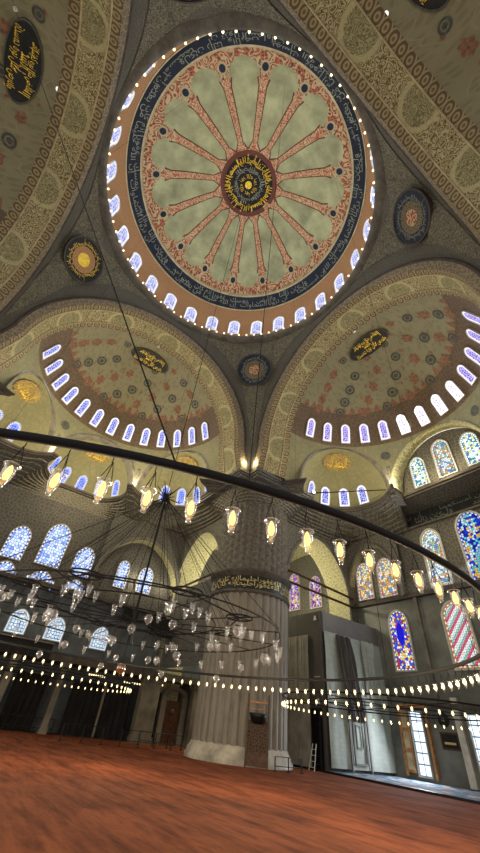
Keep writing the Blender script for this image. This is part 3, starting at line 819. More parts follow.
def outline(k, th):
    """distance from CB axis of the cornice line in direction th"""
    ex = [(EXA, 8.9, 4.0), (-EXA, 8.9, 4.0)]+([(0, 9.9, 4.1)] if k == 1 else [])
    best = 8.75+1.6*min(1, max(0, (abs(th)-R_(80))/R_(8)))
    for az, d, r in ex:
        q = th-az; s = d*math.sin(q)
        if abs(s) < r and abs(q) < PI/2: best = max(best, d*math.cos(q)+math.sqrt(r*r-s*s))
    if k == 0 and abs(th) < R_(27): best = max(best, (XT-CB)/math.cos(th))
    return best
YW = 13.6
def rect(th):
    c, s = math.cos(th), abs(math.sin(th)); return min((XW-CB)/c if c > 1e-6 else 1e9, YW/s if s > 1e-6 else 1e9)
def coving(k, label):
    T = bayT(k); cv = empty('cornice_coving', T(CB, 0, ZC)); off = Vector(cv.location); tag(cv, label, 'cornice')
    ths = [-PI/2+PI*i/240 for i in range(241)]
    lv = 9
    P = []; UV = []; L1 = []; L2 = []
    for th in ths:
        rb = rect(th); ro = min(outline(k, th), rb-.02)
        flat = k == 0 and abs(th) < R_(26)
        zb = 19.05 if flat else 17.4
        row = []; uvr = []
        for j in range(lv):
            f = j/(lv-1); r = rb-.06+(ro-.04-rb)*(f**1.3 if not flat else f); z = zb+(ZC-.35-zb)*f
            row.append((r, z))
            if j < lv-1: row.append((r, z+(ZC-.35-zb)/(lv-1)*.72))
        P.append([tuple(Vector(T(CB+r*math.cos(th), r*math.sin(th), z))-off) for r, z in row])
        UV.append([(th*11, z+r*.4) for r, z in row])
        prof = [(ro-.1, ZC-.35), (ro-.3, ZC-.33), (ro-.34, ZC-.2), (ro-.48, ZC-.16), (ro-.5, ZC+.02), (ro+1.0, ZC+.03)]
        L1.append([tuple(Vector(T(CB+r*math.cos(th), r*math.sin(th), z))-off) for r, z in prof]); L2.append([(th*11, q*.15) for q in range(6)])
    grid('muqarnas', P, UV, M['muqarnas'], cv, smooth=False)
    grid('cornice_ledge', L1, L2, M['dark_moulding'], cv, smooth=False)
coving(0, 'stepped stone cornice curving along the foot of the right half dome')
coving(1, 'stepped stone cornice curving along the foot of the left half dome')

# ================================================================== WALLS
def quad_wall(name, pts, mat, uvdir=None):
    """vertical quad wall from (x0,y0) to (x1,y1), z0..z1"""
    (x0, y0), (x1, y1), z0, z1 = pts; d = math.hypot(x1-x0, y1-y0)
    return struct(mesh_obj(name, [(x0, y0, z0), (x1, y1, z0), (x1, y1, z1), (x0, y0, z1)], [(0, 1, 2, 3)], mat, None, [(0, z0), (d, z0), (d, z1), (0, z1)]))
quad_wall('wall_right', ((XW, 27.2), (XW, -15), 0, 19.6), M['stone'])
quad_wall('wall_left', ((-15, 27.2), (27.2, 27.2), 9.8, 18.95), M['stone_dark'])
quad_wall('wall_left_lower', ((-15, 27.6), (27.2, 27.6), 0, 9.8), M['lower_wall'])
quad_wall('wall_right_lower', ((XW-.12, 14.6), (XW-.12, -6), 0, 11.9), M['grey_marble'])
# side arches between the pier and the outer walls
def arch_wall(name, T, a0, a1, ca, hw, zs, H, ztop, depth, mat, smat, zbot=0, pt=.15):
    """wall in the plane b=0 of T, opening centred at ca"""
    n = 36; cur = []
    for i in range(n+1):
        t = PI*i/n; cur.append((ca-hw*math.cos(t), zs+H*math.sin(t)*(1+pt*math.sin(t)**3)/(1+pt)))
    V = [(a0, zbot), (a0, zs), (a0, ztop), (a1, zbot), (a1, zs), (a1, ztop)]
    Vv = []; F = []
    def av(a, b, z): Vv.append(T(a, b, z)); return len(Vv)-1
    A = [av(a0, 0, zbot), av(ca-hw, 0, zbot), av(ca-hw, 0, zs), av(a0, 0, zs)]; F.append(tuple(A))
    B = [av(ca+hw, 0, zbot), av(a1, 0, zbot), av(a1, 0, zs), av(ca+hw, 0, zs)]; F.append(tuple(B))
    top = [av(a, 0, ztop) for a, z in cur]; low = [av(a, 0, z) for a, z in cur]
    for i in range(n): F.append((low[i], low[i+1], top[i+1], top[i]))
    x = [av(a0, 0, zs), av(a0, 0, ztop)]; F.append((x[0], low[0], top[0], x[1]))
    x = [av(a1, 0, zs), av(a1, 0, ztop)]; F.append((low[-1], x[0], x[1], top[-1]))
    uv = []
    inv = {}
    w = mesh_obj(name, Vv, F, mat, None, [(v[0]+v[1], v[2]) for v in Vv]); struct(w)
    full = [(ca-hw, zbot)]+cur+[(ca+hw, zbot)]
    P = [[T(a, 0, z), T(a, depth*.5, z), T(a, depth, z)] for a, z in full]
    u = 0; UV = []
    for i, q in enumerate(full):
        if i: u += math.dist(q, full[i-1])
        UV.append([(u, 0), (u, depth*.5), (u, depth)])
    s = grid('arch_soffit', P, UV, smat, w)
    # raised edge moulding
    P = []; 
    for i, (a, z) in enumerate(full):
        dx = a-ca; dz = max(z-zs, 0); l = math.hypot(dx, dz) or 1; ox, oz = dx/l*.32, dz/l*.32
        P.append([T(a, .02, z), T(a, -.1, z), T(a+ox, -.1, z+oz), T(a+ox, .0, z+oz)])
    grid('arch_edge', P, [[(i*.3, j*.3) for j in range(4)] for i in range(len(P))], M['moulding'], w)
    return w
# right side: plane y = 13.6, running in x ; left side: plane x = 13.1 running in y
arch_wall('wall_right_arcade', lambda a, b, z: (a, YW+b, z), 16.5, XW, 22.0, 4.0, 12.2, 5.0, 19.4, 2.6, M['stone'], M['cream_vault'])
arch_wall('wall_left_arcade', lambda a, b, z: (13.1+b, a, z), 16.5, XW, 21.9, 4.5, 12.2, 5.1, 19.4, 2.6, M['stone'], M['cream_vault'])
# blind arches standing out from the outer walls
def blind_arch(name, T, ca, hw, zs, H, depth, a0, a1, ztop, mat, smat, zbot):
    return arch_wall(name, T, a0, a1, ca, hw, zs, H, ztop, depth, mat, smat, zbot)
blind_arch('wall_right_recess', lambda a, b, z: (XW-.75+b, a, z), 10.9, 2.75, 13.0, 4.1, .75, 7.6, 13.65, 18.4, M['stone'], M['cream_vault'], 11.9)
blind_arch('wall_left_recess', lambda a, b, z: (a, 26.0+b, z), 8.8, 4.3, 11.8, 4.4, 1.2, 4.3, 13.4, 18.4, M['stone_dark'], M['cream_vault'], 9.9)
# corner bay vault
cvm = MB()
P = []; UV = []
for i in range(25):
    row = []; uvr = []
    for j in range(25):
        x = 13.1+(27.2-13.1)*i/24; y = 13.6+(27.2-13.6)*j/24
        z = 18.0+2.6*max(0, 1-((x-21)/7.5)**2-((y-21)/7.5)**2)
        row.append((x, y, z)); uvr.append((x, y))
    P.append(row); UV.append(uvr)
struct(grid('ceiling', P, UV, M['cream_vault']))

# ------------------------------------------------------------------ floor
fl = mesh_obj('floor', [(-16, -16, 0), (27.5, -16, 0), (27.5, 27.6, 0), (-16, 27.6, 0)], [(0, 1, 2, 3)], M['carpet']); struct(fl)
b = MB(); b.box((23.4, 0, .04), (7.5, 31, .08)); pf = b.build('floor_step', M['blue_carpet']); struct(pf)
b = MB(); b.box((19.62, 0, .05), (.16, 31, .11)); struct(b.build('trim_1', M['black']))

# wall windows on the right
WR = lambda y, z, w, h, s, x=XW-.12, **kw: window((x, y, z), (-1, 0, 0), w, h, s, **kw)
WR(12.3, 12.35, 1.75, 3.5, 'jewel_gold', XW); WR(9.75, 12.25, 1.75, 3.5, 'jewel_gold', XW)
WR(4.6, 12.35, 1.65, 4.75, 'jewel_mix', XW, fw=.16); WR(.95, 12.1, 2.2, 5.5, 'jewel_royal', XW, fw=.16)
WR(9.3, 6.5, 1.75, 4.4, 'jewel_blue', fw=.1); WR(4.25, 6.5, 1.85, 4.35, 'jewel_stripe', fw=.16)
WR(-.6, 6.5, 1.85, 4.35, 'jewel_gold', fw=.16)
WR(22.6, 12.8, 1.7, 4.2, 'jewel_violet', XW); WR(19.1, 12.6, 1.7, 3.3, 'jewel_violet', XW)
# left wall windows
WL = lambda x, z, w, h, s, y=27.2, **kw: window((x, y, z), (0, -1, 0), w, h, s, **kw)
WL(-3.0, 11.2, 1.7, 2.9, 'blue_big'); WL(.1, 11.4, 2.1, 4.0, 'blue_big'); WL(3.2, 11.2, 1.75, 2.8, 'blue_big')
WL(7.3, 11.25, 1.15, 2.6, 'blue_big'); WL(9.9, 11.35, 1.45, 2.5, 'blue_big'); WL(17.6, 10.9, 1.4, 3.0, 'blue_big')
for x, w in ((-2.9, 1.7), (.2, 2.1), (3.3, 1.7)): WL(x, 10.1, w, .75, 'blue_big')
for x in (-3.4, 0.0, 3.1, 7.2): WL(x, 5.9, 1.5, 1.75, 'daylight', 27.58)

# inscription band on the right wall
ib = empty('inscription_frieze', (XW, 3, 18.5)); tag(ib, 'dark frieze of pale writing along the right wall under the cornice', 'frieze')
b = MB(); b.box((-.1, -1.8, 0), (.2, 16.0, 1.35)); b.build('ground', M['charcoal'], ib)
b = MB(); b.box((-.14, -1.8, .76), (.3, 16.0, .16)); b.build('border', M['moulding'], ib)
b = MB(); b.box((-.14, -1.8, -.76), (.3, 16.0, .16)); b.build('border', M['moulding'], ib)
pcs = []; x = .2; k = 0
while x < 14:
    v, f = text_flat(words[(k+3) % len(words)], 1.2); h = v[:, 1].max(); pcs.append((np.c_[v[:, 0]*.7, v[:, 1]*.62/h], f, x, -.6+.5*(k % 2))); x += v[:, 0].max()*.5; k += 1
writing('lettering', pcs, lambda x, y: (-.22, 6-x, y), M['pale_gold'], ib)
# string courses
b = MB(); b.box((XW-.25, 0, 11.85), (.5, 28, .35)); struct(b.build('trim_2', M['dark_moulding']))
b = MB(); b.box((5, 26.95, 9.75), (42, .6, .3)); struct(b.build('trim_3', M['dark_moulding']))
b = MB(); b.box((XW-.2, 5.95, 2.45), (.3, .45, 4.6)); struct(b.build('trim_4', M['white_frame']))
b = MB(); b.box((XW-.2, 7.2, 8.2), (.3, .3, 7.0)); struct(b.build('trim_5', M['moulding']))
b = MB(); b.box((XW-.2, 0, 4.25), (.4, 20, .3)); struct(b.build('trim_6', M['dark_moulding']))

# ================================================================== PIER
def make_pier(x, y, label):
    pr = empty('pier', (x, y, 0)); tag(pr, label, 'pier')
    NF = 34
    fl = lambda a, z: .985+.06*abs(math.sin(a*NF/2))**.6
    b = MB(); b.lathe([(3.55, 0), (3.55, .22), (3.45, .3), (3.42, .5), (3.3, .62), (3.22, .8), (3.1, .86)], n=96); b.build('plinth', M['marble'], pr, True)
    b = MB(); b.lathe([(3.06, z) for z in np.linspace(.8, 9.6, 12)], n=360, flute=fl); b.build('lower_shaft', M['marble_pier'], pr, True)
    b = MB(); b.lathe([(3.1, 9.45), (3.32, 9.52), (3.34, 9.62), (3.22, 9.72), (3.2, 9.76)], n=96); b.build('lower_ring', M['dark_moulding'], pr, True)
    b = MB(); b.lathe([(3.2, 9.74), (3.2, 10.78)], n=96); bd = b.build('writing_band', M['black_ground'], pr, True)
    b = MB(); b.lathe([(3.2, 10.74), (3.3, 10.82), (3.36, 10.95), (3.48, 11.05), (3.48, 11.15), (3.34, 11.25), (3.2, 11.3), (3.05, 11.32)], n=96); b.build('upper_ring', M['dark_moulding'], pr, True)
    NF2 = 34
    def fl2(a, z): return .985+.05*abs(math.sin(a*NF2/2))**.7*(1+.45*math.sin(z*9+(int(a*NF2/(2*PI)) % 2)*PI))
    b = MB(); b.lathe([(3.02, z) for z in np.linspace(11.25, 17.2, 60)], n=360, flute=fl2); b.build('upper_shaft', M['stone_pier'], pr, True)
    # flare from round shaft to square head, in stepped tiers
    P = []; UV = []; NA = 192; tiers = 7
    def sq(a, h):
        c, s = abs(math.cos(a)), abs(math.sin(a)); p = 7.0
        return h/((c**p+s**p)**(1/p))
    for i in range(NA+1):
        a = 2*PI*i/NA; row = []
        for j in range(tiers+1):
            f = j/tiers; rr = 3.1*(1-f)+sq(a, 3.75)*f; z = 17.1+1.55*f
            sc = 1+.012*math.cos(a*40+j*PI)
            row.append((rr*sc*math.cos(a), rr*sc*math.sin(a), z)); 
            if j < tiers: row.append((rr*sc*math.cos(a), rr*sc*math.sin(a), z+1.55/tiers*.75))
        P.append(row); UV.append([(a*3.4, q[2]) for q in row])
    grid('muqarnas_capital', P, UV, M['muqarnas'], pr, smooth=False)
    b = MB()
    for z0, z1, g in ((18.62, 18.85, 0), (18.85, 19.05, .12), (19.05, 19.35, .25)):
        # plan with a notched front corner, local to pier centre
        s0 = 4.28+g; nt = 3.22+g*.9
        pl = [(-s0, -nt), (-nt, -nt), (-nt, -s0), (3.6, -s0), (3.6, 3.6), (-s0, 3.6)]
        n = len(pl); v = [(px, py, z0) for px, py in pl]+[(px, py, z1) for px, py in pl]
        b.add(v, [tuple(range(n-1, -1, -1)), tuple(range(n, 2*n))]+[(i, (i+1) % n, n+(i+1) % n, n+i) for i in range(n)])
    b.build('cornice_slab', M['stone_dark'], pr)
    # band writing
    pcs = []; x0 = 0; k = 0; tot = 2*PI*3.26
    while x0 < tot-1.2:
        v, f = text_flat(words[(k+5) % len(words)], 1.1); h = v[:, 1].max(); w_ = v[:, 0].max()
        pcs.append((np.c_[v[:, 0]*.62, v[:, 1]*.5/h], f, x0, 0)); pcs.append((np.c_[v[:, 0]*.62, v[:, 1]*.46/h], f, x0+.25, .36)); x0 += w_*.62+.04; k += 1
    writing('lettering', pcs, lambda x, yy: (3.24*math.cos(x/3.24), 3.24*math.sin(x/3.24), 9.86+yy), M['gold_dull'], pr)
    return pr
M['gold_dull'] = plain('gold_dull', (196, 180, 116), .5, .2, .15, 4)
def pier_mat(name, a, b_):
    t = NT(name); g = t.n('ShaderNodeNewGeometry').outputs['Position']
    mp = t.n('ShaderNodeMapping'); t.l(g, mp.inputs[0]); mp.inputs['Scale'].default_value = (1.6, 1.6, .35)
    n = t.noise(mp.outputs[0], 1.2, 6, .7); return t.principled(t.ramp(n, [(.3, a), (.5, b_), (.72, a)]), .5)
M['marble_pier'] = pier_mat('marble_pier', (92, 87, 78), (124, 118, 106))
M['stone_pier'] = arabesque('stone_pier', (88, 84, 76), (108, 102, 92), (72, 68, 62), 2.2, .12, .4, .6)
make_pier(PC, PC, 'massive fluted marble pier with gold writing band in the centre')
def other_pier(x, y, rz, label):
    src = bpy.data.objects['pier']; o = src.copy(); COL.objects.link(o); o.location = (x, y, 0); o.rotation_euler = (0, 0, rz); o['label'] = label
    for ch in list(src.children):
        c = ch.copy(); COL.objects.link(c); c.parent = o
other_pier(-PC, PC, PI/2, 'great pier whose cornice corner shows at the left picture edge')
other_pier(PC, -PC, -PI/2, 'great fluted pier standing beyond the right picture edge')
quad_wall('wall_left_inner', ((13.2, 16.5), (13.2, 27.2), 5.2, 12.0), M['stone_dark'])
quad_wall('wall_spandrel_1', ((-11.4, 10.6), (-11.4, 18), 19.2, 33), M['stone'])
quad_wall('wall_spandrel_2', ((-11.4, 10.9), (-18, 10.9), 19.2, 33), M['stone'])
quad_wall('wall_spandrel_3', ((11.5, 10.6), (11.5, 18), 19.2, 33), M['stone'])
quad_wall('wall_spandrel_4', ((10.6, 11.5), (18, 11.5), 19.2, 33), M['stone'])
quad_wall('wall_spandrel_5', ((11.4, -11.4), (18, -11.4), 19.2, 33), M['stone'])
quad_wall('wall_right_side', ((16.5, -13.7), (27.2, -13.7), 0, 19.4), M['stone'])

# walls meeting behind pier head (solid core above arcade)
# ================================================================== LAMPS
def make_lamp(lit=True, s=1.0, far=False, name='glass_lamp'):
    b = MB(); b.lathe([(.012*s, -.235*s), (.03*s, -.225*s), (.022*s, -.2*s), (.035*s, -.18*s), (.055*s, -.12*s), (.062*s, -.05*s), (.058*s, -.01*s), (.078*s, .02*s)], n=14)
    g = b.build(name, M['glass'] if lit else M['glass_dim'], smooth=True)
    b = MB(); b.tube([(.078*s*math.cos(2*PI*i/14), .078*s*math.sin(2*PI*i/14), .02*s) for i in range(14)], .008*s, 5, True)
    rim = b.build('rim', M['glass_dim'], g, True)
    b = MB()
    for i in range(3):
        a = 2*PI*i/3; b.tube([(.074*s*math.cos(a), .074*s*math.sin(a), .02*s), (.01, 0, .26*s)], .004, 4)
    b.tube([(0, 0, .25*s), (0, 0, .37*s)], .005, 4)
    hg = b.build('hanger', M['iron'], g)
    ch = [rim, hg]
    if lit:
        k = 1.25 if far else 1.0
        b = MB(); b.lathe([(.003, -.15*s), (.02*s*k, -.14*s), (.036*s*k, -.1*s), (.034*s*k, -.05*s), (.018*s*k, .0), (.003, .02*s)], n=10)
        ch.append(b.build('bulb', M['bulb_far'] if far else M['bulb'], g, True))
    kids(g, *ch); return g
near = make_lamp(True, .84); farl = make_lamp(True, .8, True)
LR = 8.62; NL = 140
ordin = ['first', 'second', 'third', 'fourth', 'fifth', 'sixth', 'seventh', 'eighth', 'ninth', 'tenth', 'eleventh', 'twelfth', 'thirteenth', 'fourteenth']
first = {'n': True, 'f': True}
cnt = 0
for k in range(NL):
    deg = -118.6+k*360/NL
    a = R_(deg)
    if 60 < k: pass
    nearq = deg < -80
    if not nearq and -80 <= deg < -52: continue      # beyond the right edge of the picture
    if deg > 118 and deg < 236: continue              # beyond the left edge
    src = near if nearq else farl; key = 'n' if nearq else 'f'
    o = src if first[key] else copy_tree(src); first[key] = False
    o.location = (LR*math.cos(a), LR*math.sin(a), 3.05 if nearq else 3.03); o.rotation_euler = (0, 0, a+(k*.7 if nearq else 0))
    if nearq:
        tag(o, f'large lit glass lamp, {ordin[cnt] if cnt < 14 else "last"} from left on the close black ring', 'lamp', 'lamps on the close arc of the big ring'); cnt += 1
    else:
        tag(o, 'small lit glass lamp in the row on the far arc of the big ring', 'lamp', 'lamps on the far arc of the big ring')

# big ring chandelier
ch = empty('ring_chandelier', (0, 0, 3.35)); tag(ch, 'huge black iron ring chandelier hung on wires beneath the central dome', 'chandelier')
b = MB(); b.tube([(8.66*math.cos(2*PI*i/180), 8.66*math.sin(2*PI*i/180), 0) for i in range(180)], .046, 8, True); b.build('outer_ring', M['iron'], ch, True)
HZ = 7.5-3.35
b = MB(); b.lathe([(.02, .18), (.1, .12), (.12, 0), (.1, -.12), (.02, -.18)], (0, 0, HZ), 10)
for i in range(22):
    a = i*2.4; e = math.sin(i*1.7)*1.1; L = .42+.12*(i % 3)
    b.tube([(0, 0, HZ), (L*math.cos(a)*math.cos(e), L*math.sin(a)*math.cos(e), HZ+L*math.sin(e))], [.03, .012], 5)
b.build('star_hub', M['iron'], ch)
b = MB(); b.tube([(0, 0, HZ), (0, 0, 41.4)], .013, 5); b.build('main_cable', M['iron'], ch)
b = MB(); b.tube([(0, 0, HZ), (0, 0, -.3)], .035, 6); b.build('centre_rod', M['iron'], ch)
# inner octagonal frame, 3.6 m radius, and its inner rings
FZ = .5
for rr, zz, th in ((3.0, FZ, .02), (2.3, FZ-.12, .016), (1.4, FZ-.22, .016), (4.1, FZ-.3, .018)):
    b = MB(); n = 8 if rr == 3.0 else 48
    b.tube([(rr*math.cos(2*PI*i/n), rr*math.sin(2*PI*i/n), zz) for i in range(n)], th, 5, True); b.build('inner_ring', M['iron'], ch)
for i in range(16):
    a = 2*PI*i/16; b = MB(); b.tube([(.1*math.cos(a), .1*math.sin(a), FZ-.25), (4.1*math.cos(a), 4.1*math.sin(a), FZ-.3 if i % 2 else FZ-.28)], .012, 4); b.build('spoke', M['iron'], ch)
for i in range(16):
    a = 2*PI*(i+.5)/16; rr = 3.0 if i % 2 else 4.1; b = MB(); b.tube([(0, 0, HZ), (rr*math.cos(a), rr*math.sin(a), FZ-.05)], .009, 4); b.build('wire', M['iron'], ch)
for i in range(8):
    a = 2*PI*i/8; b = MB(); cx, cy = 3.0*math.cos(a), 3.0*math.sin(a)
    b.tube([(cx+.36*math.cos(2*PI*j/20), cy+.36*math.sin(2*PI*j/20), FZ) for j in range(20)], .02, 5, True)
    b.tube([(cx-.36, cy, FZ), (cx+.36, cy, FZ)], .012, 4); b.tube([(cx, cy-.36, FZ), (cx, cy+.36, FZ)], .012, 4)
    b.tube([(cx, cy, FZ), (cx*.02, cy*.02, HZ)], .009, 4); b.build('circlet', M['iron'], ch)
# sloping cable from the close arc up to the roof, with its small fitting
cb = empty('sloping_cable', (-2.92, -8.15, 3.35)); tag(cb, 'long black cable sloping up from the close ring to the top left', 'cable')
end = Vector((-16.61+2.92, -2.66+8.15, 26.65)); b = MB(); b.tube([(0, 0, 0), tuple(end*1.0)], .009, 6); b.build('cable', M['iron'], cb)
b = MB(); b.lathe([(.01, -.14), (.09, -.06), (.1, .04), (.03, .14)], tuple(end*.9), 10); b.build('fitting', M['paper'], cb)
for i in range(6):
    a = R_(-112+i*60+7); x, y = 8.66*math.cos(a), 8.66*math.sin(a)
    w = MB(); w.tube([(0, 0, 0), (0, 0, 38.0)], .006, 4); o = w.build('suspension_wire', M['iron']); o.location = (x, y, 3.36)
    tag(o, ['thin hanging wire rising from the ring beside the camera', 'thin wire rising from the ring toward the sunlit half dome', 'thin wire rising from the ring before the fluted pier', 'thin wire rising from the ring before the left wall', 'thin wire rising from the ring at far left', 'thin wire rising behind the camera from the ring'][i], 'wire')

# unlit lamps on the inner frames
unlit = make_lamp(False, .85, name='unlit_lamp'); fst = True; q = 0
spots = []
for i in range(8):
    a = 2*PI*i/8; cx, cy = 3.0*math.cos(a), 3.0*math.sin(a)
    for j in range(5): spots.append((cx+.36*math.cos(2*PI*j/5+i), cy+.36*math.sin(2*PI*j/5+i), 3.35+FZ-.305))
for i in range(30):
    a = 2*PI*(i+.5)/30; spots.append((4.1*math.cos(a), 4.1*math.sin(a), 3.35+FZ-.3-.305))
for i in range(14):
    a = 2*PI*(i+.25)/14; spots.append((2.3*math.cos(a), 2.3*math.sin(a), 3.35+FZ-.12-.305))
for (x, y, z) in spots:
    o = unlit if fst else copy_tree(unlit); fst = False
    o.location = (x, y, z); o.rotation_euler = (0, 0, random.random()*6)
    tag(o, 'small unlit clear glass lamp hanging from the inner frame of the chandelier', 'lamp', 'unlit lamps on the inner chandelier frame')
# glass globes
def make_globe(r, mat, hl):
    b = MB(); n = 8; b.lathe([(max(.01, r*math.sin(PI*i/n)), -r*math.cos(PI*i/n)) for i in range(n+1)], n=14)
    g = b.build('glass_globe', mat, smooth=True)
    b = MB(); b.tube([(0, 0, r*.98), (0, 0, hl+.03)], .006, 4); b.lathe([(.045, r*.95), (.05, r*1.08), (.02, r*1.15)], n=8); cpp = b.build('cap', M['iron'], g)
    b = MB(); b.lathe([(.01, -r*1.35), (.03, -r*1.15), (.015, -r*.98)], n=8); tp = b.build('drop', mat, g)
    kids(g, cpp, tp); return g
gA = make_globe(.095, M['glass_dim'], .45); gC = make_globe(.095, M['glass_dim'], .75); gB = make_globe(.12, M['amber'], .6); f1 = {0: True, 1: True}
gl = []
for i in range(18):
    rr, zz = ((1.4, FZ-.22), (2.3, FZ-.12), (4.1, FZ-.3))[i % 3]; gl.append((rr*math.cos(R_(250+i*23)), rr*math.sin(R_(250+i*23)), 3.35+zz, (i//2) % 2))
for i in range(8): gl.append((4.1*math.cos(R_(20+i*30)), 4.1*math.sin(R_(20+i*30)), 3.35+FZ-.3, 1))
for i, (x, y, z, h) in enumerate(gl):
    src = gC if h else gA
    o = src if f1[h] else copy_tree(src); f1[h] = False; o.location = (x, y, z-(.75 if h else .45))
    tag(o, 'clear glass globe hanging low under the middle of the chandelier', 'globe', 'clear globes under the chandelier')
gB.location = (.0, 0, 2.48); tag(gB, 'amber glass globe hanging at the centre of the chandelier', 'globe')

# ring chandeliers of the side bays
def side_ring(cx, cy, Rr, N, lab, lab2, grp, z=2.85):
    c = empty('ring_chandelier', (cx, cy, z+.3)); tag(c, lab, 'chandelier')
    b = MB(); b.tube([(Rr*math.cos(2*PI*i/90), Rr*math.sin(2*PI*i/90), 0) for i in range(90)], .035, 6, True); b.build('outer_ring', M['iron'], c)
    b = MB(); b.tube([(Rr*.6*math.cos(2*PI*i/60), Rr*.6*math.sin(2*PI*i/60), .0) for i in range(60)], .025, 5, True); b.build('inner_ring', M['iron'], c)
    for i in range(6):
        a = 2*PI*i/6; b = MB(); b.tube([(0, 0, 0), (Rr*math.cos(a), Rr*math.sin(a), 0)], .02, 4); b.build('spoke', M['iron'], c)
    b = MB(); b.tube([(0, 0, 0), (0, 0, 12)], .015, 4); b.build('main_cable', M['iron'], c)
    for i in range(N):
        a = 2*PI*(i+.3)/N; o = copy_tree(farl); o.location = (cx+Rr*math.cos(a), cy+Rr*math.sin(a), z); tag(o, lab2, 'lamp', grp)
side_ring(15.5, 3.0, 5.5, 70, 'lower black ring chandelier hanging before the sunlit right wall', 'tiny lit lamp on the ring chandelier before the right wall', 'lamps on the ring before the right wall')
side_ring(2.0, 18.0, 5.2, 64, 'black ring chandelier hanging before the dark left wall', 'tiny lit lamp on the ring chandelier before the left wall', 'lamps on the ring before the left wall')

# ================================================================== FURNISHINGS
# scaffold enclosure
en = empty('screened_enclosure', (20.1, 11.8, 0)); tag(en, 'tall boxed enclosure of grey panels and hanging printed sheets beside the pier', 'enclosure')
HT = 9.75
b = MB(); b.box((3.5, 1.6, HT/2+.0), (6.9, 3.1, HT)); b.build('core_panels', M['panel_dark'], en)
b = MB(); b.box((3.55, .0, 9.0), (7.0, .12, 1.5)); b.build('top_panel', M['panel_grey'], en)
def cloth(name, T, w, z0, z1, amp, fr, mat, nu=70, nv=26, sag=0, parent=None, seed=0):
    P = []; UV = []
    for i in range(nu+1):
        u = w*i/nu; row = []; uvr = []
        for j in range(nv+1):
            f = j/nv; z = z0+(z1-z0)*f
            d = amp*(math.sin(u*fr+seed+f*1.5)+.5*math.sin(u*fr*2.3+seed*2-f*2.2)+.35*math.sin(z*2.1+u*1.3+seed))
            row.append(T(u, d, z-sag*math.sin(PI*i/nu)*f)); uvr.append((u, z))
        P.append(row); UV.append(uvr)
    return grid(name, P, UV, mat, parent)
cloth('printed_sheet', lambda u, d, z: (u+.05, -.14-abs(d), z), 6.9, .25, 8.3, .06, 2.4, M['sheet'], parent=en)
cloth('gathered_sheet', lambda u, d, z: (1.1+u+(8.2-z)*.16, -.34-abs(d), z), 1.7, 2.8, 8.2, .14, 9, M['panel_dark'], parent=en, seed=1)
cloth('gathered_sheet', lambda u, d, z: (4.3+u, -.3-abs(d), z), 1.5, 4.4, 8.3, .13, 8, M['sheet'], parent=en, seed=2)
# door moulding printed on / showing through the sheet
b = MB()
for x, z, w, h in ((2.0, 2.1, .12, 4.0), (4.0, 2.1, .12, 4.0), (3.0, 4.15, 2.2, .14), (3.0, .55, 1.4, .08), (3.0, 3.5, 1.4, .08), (2.35, 2.0, .08, 3.0), (3.65, 2.0, .08, 3.0), (3.0, 2.6, .7, .07), (3.0, 1.4, .7, .07), (2.65, 2.0, .07, 1.3), (3.35, 2.0, .07, 1.3)):
    b.box((x, -.3, z), (w, .1, h))
b.build('door_relief', M['panel_grey'], en)
# faces towards the nave (plane x = 20.1)
b = MB(); b.box((-.02, 2.6, HT/2), (.1, 5.2, HT)); b.build('front_panel', M['panel_dark'], en)
cloth('front_curtain', lambda u, d, z: (-.14-abs(d), 1.45+u, z), 3.2, .1, 8.1, .05, 7, M['sheet_grey'], parent=en, seed=3)
b = MB(); b.box((-.1, .12, HT/2), (.16, .18, HT)); b.build('corner_post', M['panel_dark'], en)
v = [(-.2, .35, 6.0), (-.2, .75, 6.0), (-.2, .55, 6.4)]
for (x, y, z) in ((-.14, .62, 3.55), (-.14, .62, 9.1)):
    b = MB(); b.add([(x, y-.18, z), (x, y+.18, z), (x, y+.1, z+.3), (x, y, z+.36), (x, y-.1, z+.3)], [(0, 1, 2, 3, 4)]); b.build('emblem', M['paper'], en)
b = MB(); b.box((-.13, .62, 5.2), (.04, .6, .05)); b.build('printed_line', M['paper'], en)
# rack against the enclosure and ladder
rk = empty('rack', (19.75, 12.45, 0)); tag(rk, 'narrow black storage rack standing against the grey enclosure', 'rack')
for y in (-.35, .35):
    b = MB(); b.box((0, y, 1.65), (.3, .05, 3.3)); b.build('upright', M['black'], rk)
for i in range(8):
    b = MB(); b.box((0, 0, .3+i*.42), (.3, .7, .04)); b.build('shelf', M['black'], rk)
b = MB(); b.box((.14, 0, 1.65), (.03, .7, 3.3)); b.build('back_panel', M['black'], rk)
ld = empty('step_ladder', (19.1, 12.2, 0)); tag(ld, 'small pale folding ladder leaning in front of the black rack', 'ladder')
for y in (-.2, .2):
    b = MB(); b.tube([(-.25, y*1.25, 0), (.1, y*.8, 1.35)], .025, 5); b.build('stile', M['paper'], ld)
for i in range(4):
    f = (i+.6)/4.6; b = MB(); b.tube([(-.25+.35*f, -.2*(1.25-.45*f), 1.35*f), (-.25+.35*f, .2*(1.25-.45*f), 1.35*f)], .018, 5); b.build('rung', M['paper'], ld)

# carved stand at the pier's foot
D = Vector((-.602, -.798, 0))      # towards the camera
st = empty('carved_stand', (13.0, 10.65, 0), math.atan2(D.y, D.x)+PI/2); tag(st, 'tall dark carved wooden stand with black basin at the foot of the pier', 'stand')
